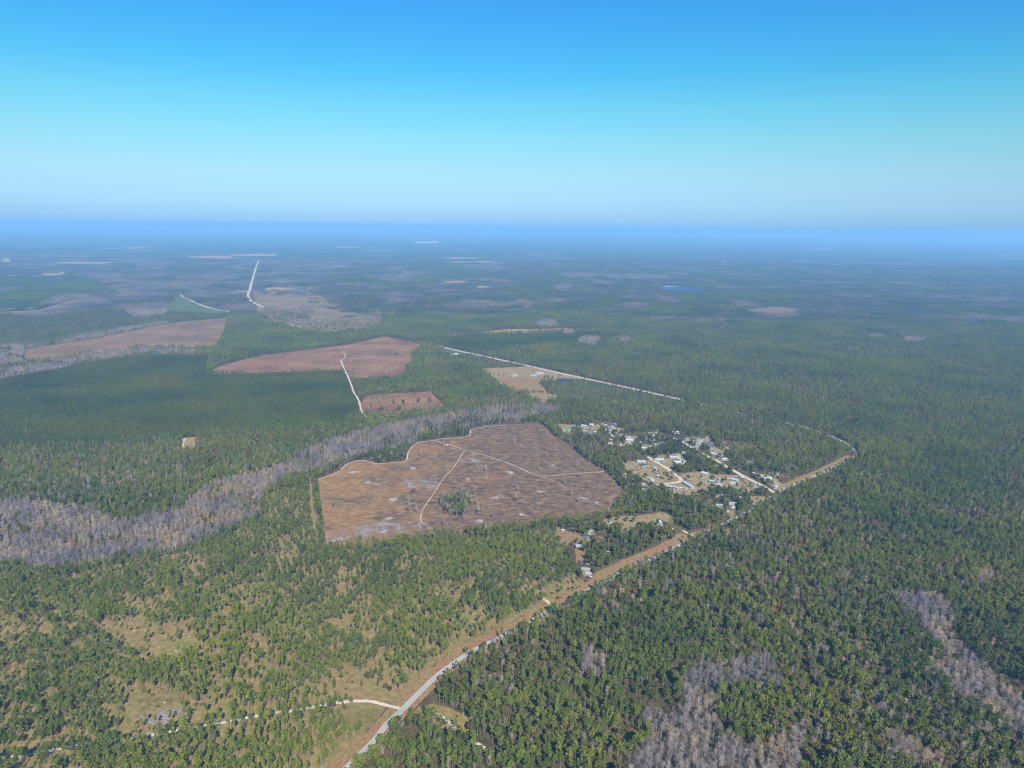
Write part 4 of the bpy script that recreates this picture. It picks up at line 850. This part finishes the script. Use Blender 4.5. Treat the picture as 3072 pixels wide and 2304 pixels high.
def land_of(kind, X, Y):
    out = np.full(X.shape, 'in the dense pine forest across the paved road', dtype=object)
    for t, pl in (('in the near rows of the dark planted block', DARKPLANT), ('among the houses of the settlement', VILLAGE), ('in the open grassy wood below the clearcut', OPEN), ('inside the long grey swamp band', SWAMP), ('inside the narrow grey swamp strip', SWAMP_E), ('inside the ring shaped grey swamp wood', SWAMP_R)):
        out[inside(pl, X, Y)] = t
    best = np.full(X.shape, 1e9)
    for t, ln_, r_ in LAND:
        d_ = dist_line(ln_, X, Y); m_ = (d_ < r_) & (d_ < best); best[m_] = d_[m_]; out[m_] = t
    return out
for kind, L_ in TREES.items():
    P = np.vstack(L_); n = len(P); d = np.hypot(P[:, 0], P[:, 1])
    uu, vv = to_px(P[:, 0], P[:, 1])
    inframe = (uu > 5) & (uu < 3067) & (vv > 660) & (vv < 2304)
    order = np.argsort(np.where(inframe, d, 1e9))[:300]
    ind = np.zeros(n, bool); ind[order] = True
    K = KIND[kind]
    idx = np.where(d < NEAR1 * 0.9, rng.integers(0, K['n'], n), K['n'] + rng.integers(0, K['nl'], n))
    if kind == 'young_pine': hs_, ws_ = rng.uniform(0.75, 1.1, n), rng.uniform(0.9, 1.25, n)
    elif kind == 'pine': hs_ = rng.normal(0.92, 0.17, n).clip(0.4, 1.35); ws_ = hs_ * rng.uniform(0.68, 1.15, n)
    
    if kind == 'pine': inop = inside(OPEN, P[:, 0], P[:, 1]); ws_ = np.where(inop, ws_ * 0.84, ws_); hs_ = np.where(inop, hs_ * 0.92, hs_)
    elif kind == 'young_pine': pass
    elif kind == 'bare': hs_ = rng.normal(0.9, 0.16, n).clip(0.45, 1.3); ws_ = rng.uniform(0.8, 1.25, n)
    else: hs_ = rng.normal(0.85, 0.18, n).clip(0.4, 1.3); ws_ = hs_ * rng.uniform(0.8, 1.25, n)
    rz = rng.uniform(0, 2 * math.pi, n)
    lms = dict(zip(order.tolist(), land_of(kind, P[order, 0], P[order, 1]).tolist()))
    for i in order.tolist():
        vi = int(idx[i] % K['n'])
        ratio = ws_[i] / max(hs_[i], 0.1); lm = lms[i]
        lab = WHAT[kind][0 if 0.85 < ratio < 1.15 else (1 if ratio <= 0.85 else 2)] + ' ' + lm
        make_tree(kind, vi, P[i, 0], P[i, 1], ws_[i], hs_[i], rz[i], lab, 'tree', GROUPS[kind])
    m = ~ind
    scatter(STUFF[kind], kind, P[m, 0], P[m, 1], idx[m], ws_[m], hs_[m], rz[m])
SH = np.vstack(SHRUB); n = len(SH)
sz = np.where(SH[:, 2] == CL['young'], rng.uniform(0.8, 1.6, n), rng.uniform(0.7, 2.0, n))
scatter('undergrowth', 'shrub', SH[:, 0], SH[:, 1], rng.integers(0, 4, n), sz * 1.25, sz, rng.uniform(0, 6.28, n))

# woods from 3.3 km outward, as patches of trees
x, y = grid_pts(NEAR2 - 700, FAR0 + 400, 58.0); m = y + 1100 * (fbm(x, y, 420, 33) - 0.5) > NEAR2 + 40; x = x[m]; y = y[m]
c = classify(x, y); big = fbm(x, y, 700, 45); mid = fbm(x, y, 260, 55); k = fbm(x, y, 1400, 65)
left = np.clip((-x / y + 0.1) * 1.5, 0, 1)
typ = np.where(mid + 0.17 * left > 0.58, 6 + rng.integers(0, 2, len(x)), np.where(big + 0.14 * left > 0.49, 3 + rng.integers(0, 3, len(x)), rng.integers(0, 3, len(x))))
typ[(mid + 0.12 * left > 0.66)] = 9; typ[(c == CL['farbare']) | (c == CL['swamp'])] = 8; typ[c == CL['plant']] = 0
m = (c != CL['none']) & (c != CL['young']) & ~((c == CL['sparse']) & (rng.random(len(x)) < 0.72))
sc_ = rng.uniform(0.9, 1.12, len(x))
scatter('distant_forest', 'far_tile', x[m], y[m], typ[m], np.ones(m.sum()), sc_[m], rng.integers(0, 4, m.sum()) * math.pi / 2)

# ------------------------------------------------------------------ buildings
PAL = {'white': (0.48, 0.48, 0.47), 'teal': (0.12, 0.42, 0.38), 'grey': (0.30, 0.30, 0.30), 'slate': (0.13, 0.19, 0.26), 'blue': (0.05, 0.18, 0.52), 'pale': (0.42, 0.42, 0.42), 'sage': (0.34, 0.41, 0.37), 'ice': (0.36, 0.44, 0.50), 'dark': (0.09, 0.085, 0.085), 'cream': (0.55, 0.50, 0.40)}
def paint(name, c, rough):
    m, N, L = mat(name); geo = N.new('ShaderNodeNewGeometry')
    n = noise_node(N, L, geo.outputs['Position'], 0.6, 5, 0.6)
    k = ramp(N, L, n, [(0.3, tuple(v * 0.78 for v in c)), (0.6, c)])
    return finish(m, N, L, k, rough, spec=0.4)
ROOFM = {k: paint('roof_' + k, v, 0.45) for k, v in PAL.items()}
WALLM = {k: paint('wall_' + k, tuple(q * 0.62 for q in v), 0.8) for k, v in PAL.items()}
GLASS = finish(*mat('window_glass'), (0.03, 0.04, 0.05), 0.1, spec=0.6)
DOORM = finish(*mat('door_paint'), (0.22, 0.15, 0.10), 0.6)
def gable(length, width, h, pitch, hip=0.0):
    r = width / 2 * pitch; L2, W2 = length / 2, width / 2
    v = [(-L2, -W2, 0), (L2, -W2, 0), (L2, W2, 0), (-L2, W2, 0), (-L2, -W2, h), (L2, -W2, h), (L2, W2, h), (-L2, W2, h), (-L2, 0, h + r), (L2, 0, h + r)]
    return v, [(0, 1, 5, 4), (2, 3, 7, 6), (1, 2, 6, 9, 5), (3, 0, 4, 8, 7)], r
def roof_mesh(length, width, h, pitch, over=0.45, th=0.14):
    m = MB(); L2, W2 = length / 2 + over, width / 2 + over; r = (width / 2) * pitch; e = h - over * pitch + 0.03
    for sgn in (-1, 1):
        lo = [(-L2, sgn * W2, e), (L2, sgn * W2, e), (L2, 0, h + r + 0.03), (-L2, 0, h + r + 0.03)]
        hi = [(x, y, z + th) for x, y, z in lo]
        m.add(lo + hi, [(0, 3, 2, 1) if sgn < 0 else (0, 1, 2, 3), (4, 5, 6, 7) if sgn < 0 else (4, 7, 6, 5), (0, 1, 5, 4), (1, 2, 6, 5), (3, 0, 4, 7)])
    return m
CATS = {'house': ('house', 'house', 0.36), 'trailer': ('mobile_home', 'mobile home', 0.14), 'shed': ('shed', 'shed', 0.28), 'barn': ('barn', 'barn', 0.24), 'carport': ('carport', 'carport', 0.16)}
def building(spec_, pos):
    Z, a, b, wd, h, rc, wc, kind, label = spec_
    p, q = pos; ctr = (p + q) / 2; d = q - p; ln = float(np.hypot(*d)); rz = math.atan2(d[1], d[0])
    nm, cat, pitch = CATS[kind]
    e = link(nm, None, None, (ctr[0], ctr[1], 0), rz)
    tag(e, label, cat, 'white houses of the far hamlet' if 'far hamlet' in label else ('small buildings among the trees' if 'half hidden' in label else None))
    sc_k = 1.0 if ln < 60 else 4.0
    if kind == 'carport':
        for sx in (-1, 1):
            for sy in (-1, 1):
                m = MB(); m.box((sx * (ln / 2 - 0.3), sy * (wd / 2 - 0.3), h / 2), (0.18, 0.18, h)); link('post', m.mesh('post', [WALLM['pale']]), e)
        m = MB(); m.box((0, wd / 2 - 0.1, h * 0.45), (ln * 0.9, 0.1, h * 0.9)); link('back_wall', m.mesh('back_wall', [WALLM[wc]]), e)
    else:
        v, f, r = gable(ln, wd, h, pitch); m = MB(); m.add(v, f); link('wall', m.mesh('wall', [WALLM[wc]]), e)
        nwin = max(1, min(5, int(ln / (4.5 * sc_k))))
        for sy in (-1, 1):
            for k in range(nwin):
                x = -ln / 2 + ln * (k + 0.5) / nwin
                if kind == 'barn' and k == 0:
                    m = MB(); m.box((x, sy * (wd / 2 + 0.03), h * 0.4), (min(3.4 * sc_k, ln * 0.3), 0.08, h * 0.8)); link('barn_door', m.mesh('barn_door', [DOORM]), e); continue
                if kind == 'shed' and k > 0: continue
                m = MB(); m.box((x + 0.6, sy * (wd / 2 + 0.03), h * 0.55), (1.3 * sc_k, 0.08, h * 0.36)); link('window', m.mesh('window', [GLASS]), e)
            if kind != 'barn':
                m = MB(); m.box((-ln * 0.5 / nwin * (0.0 if nwin > 1 else 0.6), sy * (wd / 2 + 0.03), h * 0.36), (1.0, 0.09, h * 0.72)); link('door', m.mesh('door', [DOORM]), e)
    ro = link('roof', roof_mesh(ln, wd, h, pitch).mesh('roof', [ROOFM[rc]]), e)
    if kind == 'house' and ln < 60:
        m = MB(); m.box((ln * 0.22, wd * 0.12, h + wd * pitch * 0.5 + 0.2), (0.7, 0.7, 1.1)); link('chimney', m.mesh('chimney', [WALLM['cream']]), ro)
        m = MB(); m.box((-ln * 0.1, -wd / 2 - 1.3, 0.2), (ln * 0.35, 2.4, 0.4)); link('porch', m.mesh('porch', [WALLM['pale']]), e)
for b_, p_ in zip(BLD, BPOS): building(b_, p_)
for i_, (b_, (p_, q_)) in enumerate(EXTRA):
    m_ = (p_ + q_) / 2; rr = 8 + 3 * math.sin(i_)
    sheet('bare_yard', np.array([m_ + rr * (1 + 0.25 * math.sin(3 * t + i_)) * np.array([1.3 * math.cos(t), math.sin(t)]) for t in np.linspace(0, 2 * math.pi, 14)[:-1]]), 0.03 + 0.0007 * i_, M['tan' if i_ % 3 else 'dirt'], 4, 1.0, i_)

# ------------------------------------------------------------------ cars
TYRE = finish(*mat('tyre_rubber'), (0.02, 0.02, 0.02), 0.8)
CARM = {'blue': paint('car_blue', (0.03, 0.10, 0.40), 0.3), 'white': paint('car_white', (0.72, 0.72, 0.72), 0.3), 'dark': paint('car_dark', (0.04, 0.04, 0.05), 0.3)}
CARLAB = ['blue pickup parked inside the sand road loop', 'white pickup crossing the upper main sand road', 'dark car on the main sand road below the upper side drive', 'white car at the foot of the long white barn', 'white car beside the white arched barn', 'white car at the tree edge below the carport',
          'white car parked by the grass verge near the oak grove', 'white car at the junction of sand road and paved road', 'white car at the corner of the oak grove yard', 'white car on the tan lot above the lower sand lane', 'dark car in the red yard clearing among pines', 'white car by the wide tan lawn driveway',
          'white car beside the wide grey white house', 'dark car under pines beside the sandy yard', 'white car behind the golden trees yard', 'dark car below the upper sand drive']
for i, (Z, x, y, c) in enumerate(CARS):
    q = Z([(x, y)])[0]; p = g(q[0], q[1]); e = link('car', None, None, (p[0], p[1], 0.3), 0.6 + 0.9 * i); tag(e, CARLAB[i], 'car')
    m = MB(); m.box((0, 0, 0.62), (4.7, 1.85, 0.62)); m.box((1.55, 0, 0.98), (1.5, 1.7, 0.12)); link('body', m.mesh('body', [CARM[c]]), e)
    m = MB(); v = [(-1.5, -0.85, 0.93), (0.9, -0.85, 0.93), (0.9, 0.85, 0.93), (-1.5, 0.85, 0.93), (-1.0, -0.7, 1.55), (0.2, -0.7, 1.55), (0.2, 0.7, 1.55), (-1.0, 0.7, 1.55)]
    m.add(v, [(0, 1, 5, 4), (1, 2, 6, 5), (2, 3, 7, 6), (3, 0, 4, 7), (4, 5, 6, 7)], 0.5, 0); link('cabin', m.mesh('cabin', [GLASS]), e)
    for sx in (-1.45, 1.45):
        for sy in (-0.88, 0.88):
            m = MB(); m.tube((sx, sy - 0.1, 0.34), (sx, sy + 0.1, 0.34), 0.34, 0.34, 10); link('wheel', m.mesh('wheel', [TYRE]), e)

proto_cars = {}
for o_ in [k for k in col.objects if k.name.split('.')[0] == 'car' and k.parent is None and k.type == 'EMPTY']:
    cm = [k for k in o_.children if k.name.startswith('body')][0].data.materials[0].name; proto_cars.setdefault(cm, o_)
kc = 0
for (p_, q_), b_ in zip(BPOS, BLD):
    if b_[0] is None or b_[7] not in ('house', 'trailer') or np.hypot(*(p_ + q_)) / 2 > 3000: continue
    d_ = q_ - p_; L_ = np.hypot(*d_); d_ = d_ / max(L_, 1e-6); n_ = np.array([-d_[1], d_[0]]); n_ = n_ if n_[1] < 0 else -n_
    for k in range(1 + kc % 2):
        kc += 1; key = ('car_white', 'car_dark', 'car_white', 'car_blue')[kc % 4] if kc % 7 else 'car_white'
        src = proto_cars[key]; c_ = (p_ + q_) / 2 + d_ * (L_ * 0.35 - 4.5 * k) + n_ * (b_[3] / 2 + 4.5 + 2 * k)
        r_ = src.copy(); col.objects.link(r_); r_.location = (c_[0], c_[1], 0.3); r_.rotation_euler = (0, 0, kc * 1.7)
        r_['label'] = {'car_white': 'white car parked in a yard in front of a house of the settlement', 'car_dark': 'dark car parked in a yard in front of a house of the settlement', 'car_blue': 'blue car parked in a yard in front of a house of the settlement'}[key]; r_['group'] = 'cars parked in the yards'
        for ch in list(src.children):
            h_ = ch.copy(); col.objects.link(h_); h_.parent = r_
# ------------------------------------------------------------------ lone trees, slash piles, logs and mounds
KIND['gold'] = dict(KIND['oak'], crown=[me.copy() for me in KIND['oak']['crown']])
for me in KIND['gold']['crown']: me.materials[0] = M['gold']
NAMES['gold'] = 'golden_tree'
for (x, y), sz_, lb in (((450, 175), 0.95, 'golden yellow tree at the top of the settlement beside the barn'), ((632, 165), 0.8, 'smaller orange gold tree behind the grey mobile home')):
    q = Z1([(x, y)])[0]; p = g(q[0], q[1]); make_tree('gold', 1, p[0], p[1], sz_, sz_, 0.4, lb)
p = g(1157, 2075); make_tree('rust', 2, p[0], p[1], 1.05, 1.15, 1.0, 'purplish brown bare tree beside pines near the dirt road junction')
p = g(*ZB2([(1655, 725)])[0][:2]); make_tree('oak', 0, p[0], p[1], 0.8, 1.0, 1.0, 'dark rounded evergreen standing on the near edge of the paved road verge')
SNAGS = [(930, 305), (985, 308), (780, 372), (840, 430), (880, 402), (950, 458), (1150, 458), (1205, 474), (1265, 438), (1210, 538), (1375, 215), (1388, 290), (1410, 602), (1405, 668), (1310, 655), (1130, 615), (1145, 690), (1155, 745), (1250, 775), (703, 690), (707, 738), (700, 660),
         (760, 750), (935, 822), (980, 825), (900, 800), (820, 845), (1720, 558), (1800, 575), (1760, 635), (1812, 672), (2010, 685), (1800, 442), (1860, 436), (545, 420), (260, 465), (960, 740), (1088, 740), (1065, 790), (1650, 380), (1540, 700), (1180, 700)]
for i, q in enumerate(SNAGS):
    u_, v_, _ = Z5([q])[0]; p = g(u_, v_); s_ = 0.9 + 0.45 * random.random()
    make_tree('bare', i % 6, p[0], p[1], s_ * 1.15, s_ * 0.95, i * 1.3, 'lone dead grey tree standing in the brown clearcut field', 'tree', 'dead trees left in the clearcut')
for q in ((725, 605), (740, 600), (215, 700)):
    u_, v_, _ = Z5([q])[0]; p = g(u_, v_); make_tree('oak', 0, p[0], p[1], 0.55, 0.8, q[0], 'small green tree left standing in the clearcut field', 'tree', 'small green trees left in the clearcut')
PALE = paint('weathered_wood', (0.46, 0.42, 0.38), 0.9)
def pile_mesh(seed):
    r = np.random.default_rng(seed); m = MB()
    for k in range(46):
        a = r.uniform(0, math.pi); c = r.normal(size=2) * np.array([3.4, 2.0]); L = r.uniform(1.2, 3.2); z = max(0.15, 1.5 - 0.16 * (c[0] ** 2 / 4 + c[1] ** 2)) * r.uniform(0.1, 1)
        d = np.array([math.cos(a), math.sin(a), r.normal() * 0.15]) * L; o = np.array([c[0], c[1], z + 0.1])
        m.tube(o - d, o + d, 0.16, 0.1, 4)
    return m.mesh('slash_pile', [PALE])
pm = [pile_mesh(300 + i) for i in range(4)]
for i, (x, y) in enumerate(((1085, 512), (572, 772), (1160, 790), (1440, 745), (1562, 596), (1272, 636), (1640, 426), (730, 444), (1360, 470), (530, 858), (950, 292), (605, 646), (1925, 668), (1840, 640), (350, 470), (440, 535))):
    u_, v_, _ = Z5([(x, y)])[0]; p = g(u_, v_)
    o = link('slash_pile', pm[i % 4], None, (p[0], p[1], 0.03), i * 0.7, (1.0 + 0.3 * (i % 3),) * 2 + (1.0,)); tag(o, 'pale heap of cut branches lying on the clearcut field', 'brush pile', 'slash piles on the clearcut')
SANDM = M['sand']
mm = MB(); rr_ = np.random.default_rng(5); n_ = 10
vv_ = [(0, 0, 0.45)] + [(0.75 * math.cos(k * 2 * math.pi / n_), 0.65 * math.sin(k * 2 * math.pi / n_), 0.30 + 0.08 * rr_.random()) for k in range(n_)] + [(1.4 * math.cos(k * 2 * math.pi / n_) * rr_.uniform(0.8, 1.2), 1.2 * math.sin(k * 2 * math.pi / n_), -0.05) for k in range(n_)]
mm.add(vv_, [(0, 1 + k, 1 + (k + 1) % n_) for k in range(n_)] + [(1 + k, 1 + n_ + k, 1 + n_ + (k + 1) % n_, 1 + (k + 1) % n_) for k in range(n_)]); mound = mm.mesh('sand_mound', [M['white']])
for i, q in enumerate(((1340, 557), (1487, 548), (1568, 568), (1460, 685), (1470, 700), (1362, 713), (1248, 733), (1711, 750), (450, 596), (1060, 665), (815, 910), (1205, 988), (1365, 1117), (1205, 520), (1115, 517), (1315, 655))):
    u_, v_, _ = ZB1([q])[0]; p = g(u_, v_); o = link('sand_mound', mound, None, (p[0], p[1], 0), i * 1.1, (0.55, 0.55, 0.8)); tag(o, 'small white mound of sand on the grassy floor of the open pine wood', 'mound', 'white sand mounds in the pine wood')
for i, (q, L, lb) in enumerate((((1085, 137), 9, 'pale fallen log in a gap of the open pine wood'), ((1860, 1024), 8, 'fallen log lying below the tall pines near the dirt road'))):
    u_, v_, _ = ZB1([q])[0]; p = g(u_, v_); m = MB(); m.tube((-L / 2, 0, 0.2), (L / 2, 0.4, 0.2), 0.28, 0.16, 6); m.tube((L * 0.1, 0, 0.25), (L * 0.3, 1.2, 0.5), 0.1, 0.05, 4)
    tag(link('fallen_log', m.mesh('fallen_log', [PALE]), None, (p[0], p[1], 0), 0.4 + i), lb, 'log')
# far tower beside the works, and the pale tower on the horizon
for (Z, x, y, hgt, lb) in ((ZI, 1085, 372, 62, 'white water tower beside the distant works'), (zz(0, 0, 1.0), 228, 684, 70, 'white water tower far off over the purple woods')):
    q = Z([(x, y)])[0]; p = g(q[0], q[1]); e = link('water_tower', None, None, (p[0], p[1], 0)); tag(e, lb, 'water tower')
    for k in range(6):
        a = k * math.pi / 3; m = MB(); m.tube((14 * math.cos(a), 14 * math.sin(a), 0), (11 * math.cos(a), 11 * math.sin(a), hgt * 0.7), 1.4, 1.2, 6); link('leg', m.mesh('leg', [WALLM['white']]), e)
    m = MB(); m.tube((0, 0, hgt * 0.66), (0, 0, hgt * 0.75), 6, 16, 14); m.tube((0, 0, hgt * 0.75), (0, 0, hgt * 0.92), 16, 16, 14); m.tube((0, 0, hgt * 0.92), (0, 0, hgt), 16, 2, 14); link('tank', m.mesh('tank', [WALLM['white']]), e)
    m = MB(); m.tube((0, 0, 0), (0, 0, hgt * 0.7), 2.5, 2.5, 8); link('riser', m.mesh('riser', [WALLM['white']]), e)
# slash and weeds strewn over the cut-over ground
def strew(poly, spacing, p0, seed_):
    lo = poly.min(0); hi = poly.max(0); X, Y = np.meshgrid(np.arange(lo[0], hi[0], spacing), np.arange(lo[1], hi[1], spacing))
    X = X.ravel() + rng.uniform(-.5, .5, X.size) * spacing; Y = Y.ravel() + rng.uniform(-.5, .5, Y.size) * spacing
    m = inside(poly, X, Y) & (rng.random(X.size) < p0 * np.clip((fbm(X, Y, 25, seed_) - 0.3) * 4, 0.1, 1.2))
    return np.stack([X[m], Y[m]], 1)
M['slash'] = leaf('slash_and_weeds', [(0.0, (0.07, 0.045, 0.035)), (0.5, (0.15, 0.10, 0.07)), (0.8, (0.22, 0.17, 0.12)), (1.0, (0.42, 0.36, 0.30))])
sl_meshes = []
for i in range(4):
    me = shrub_mesh(170 + i, 16).mesh('slash', [M['slash']]); sl_meshes.append(me)
libcoll('slash', sl_meshes)
SP = np.vstack([strew(BIGFIELD, 5.0, 0.5, 71), strew(FIELD2, 8.0, 0.5, 72), strew(FIELD3, 6.0, 0.5, 73), strew(LEFTBROWN, 12.0, 0.5, 74)])
n = len(SP); q = rng.uniform(0.25, 0.8, n)
scatter('slash_litter', 'slash', SP[:, 0], SP[:, 1], rng.integers(0, 4, n), q * 1.7, q * 0.7, rng.uniform(0, 6.28, n))
# smoke of a distant fire
def smoke():
    m, N, L = mat('smoke_air'); v = N.new('ShaderNodeVolumePrincipled'); o = N.new('ShaderNodeOutputMaterial')
    v.inputs['Color'].default_value = (0.8, 0.86, 0.9, 1); v.inputs['Density'].default_value = 0.00022; L.new(v.outputs[0], o.inputs['Volume'])
    c = g(1490, 706); b = bmesh.new(); bmesh.ops.create_icosphere(b, subdivisions=3, radius=1.0)
    for p in b.verts:
        k = 1 + 0.25 * math.sin(5 * p.co.x + 2) * math.cos(4 * p.co.z + p.co.y)
        p.co = Vector((p.co.x * 650 * k + 160 * p.co.z, p.co.y * 500, 215 + p.co.z * 200 * k))
    me = bpy.data.meshes.new('smoke'); b.to_mesh(me); b.free(); me.materials.append(m); o = link('smoke', me, None, (c[0], c[1], 0)); o['kind'] = 'stuff'
smoke()

# ------------------------------------------------------------------ haze
def haze_box():
    m, N, L = mat('air')
    v = N.new('ShaderNodeVolumePrincipled'); o = N.new('ShaderNodeOutputMaterial')
    v.inputs['Color'].default_value = HAZE_COLOR; v.inputs['Density'].default_value = HAZE_DENSITY; v.inputs['Anisotropy'].default_value = 0.0
    L.new(v.outputs[0], o.inputs['Volume'])
    b = MB(); b.box((0, 52000, 257), (240000, 116000, 518)); o_ = link('haze', b.mesh('haze', [m])); o_['kind'] = 'stuff'
haze_box()
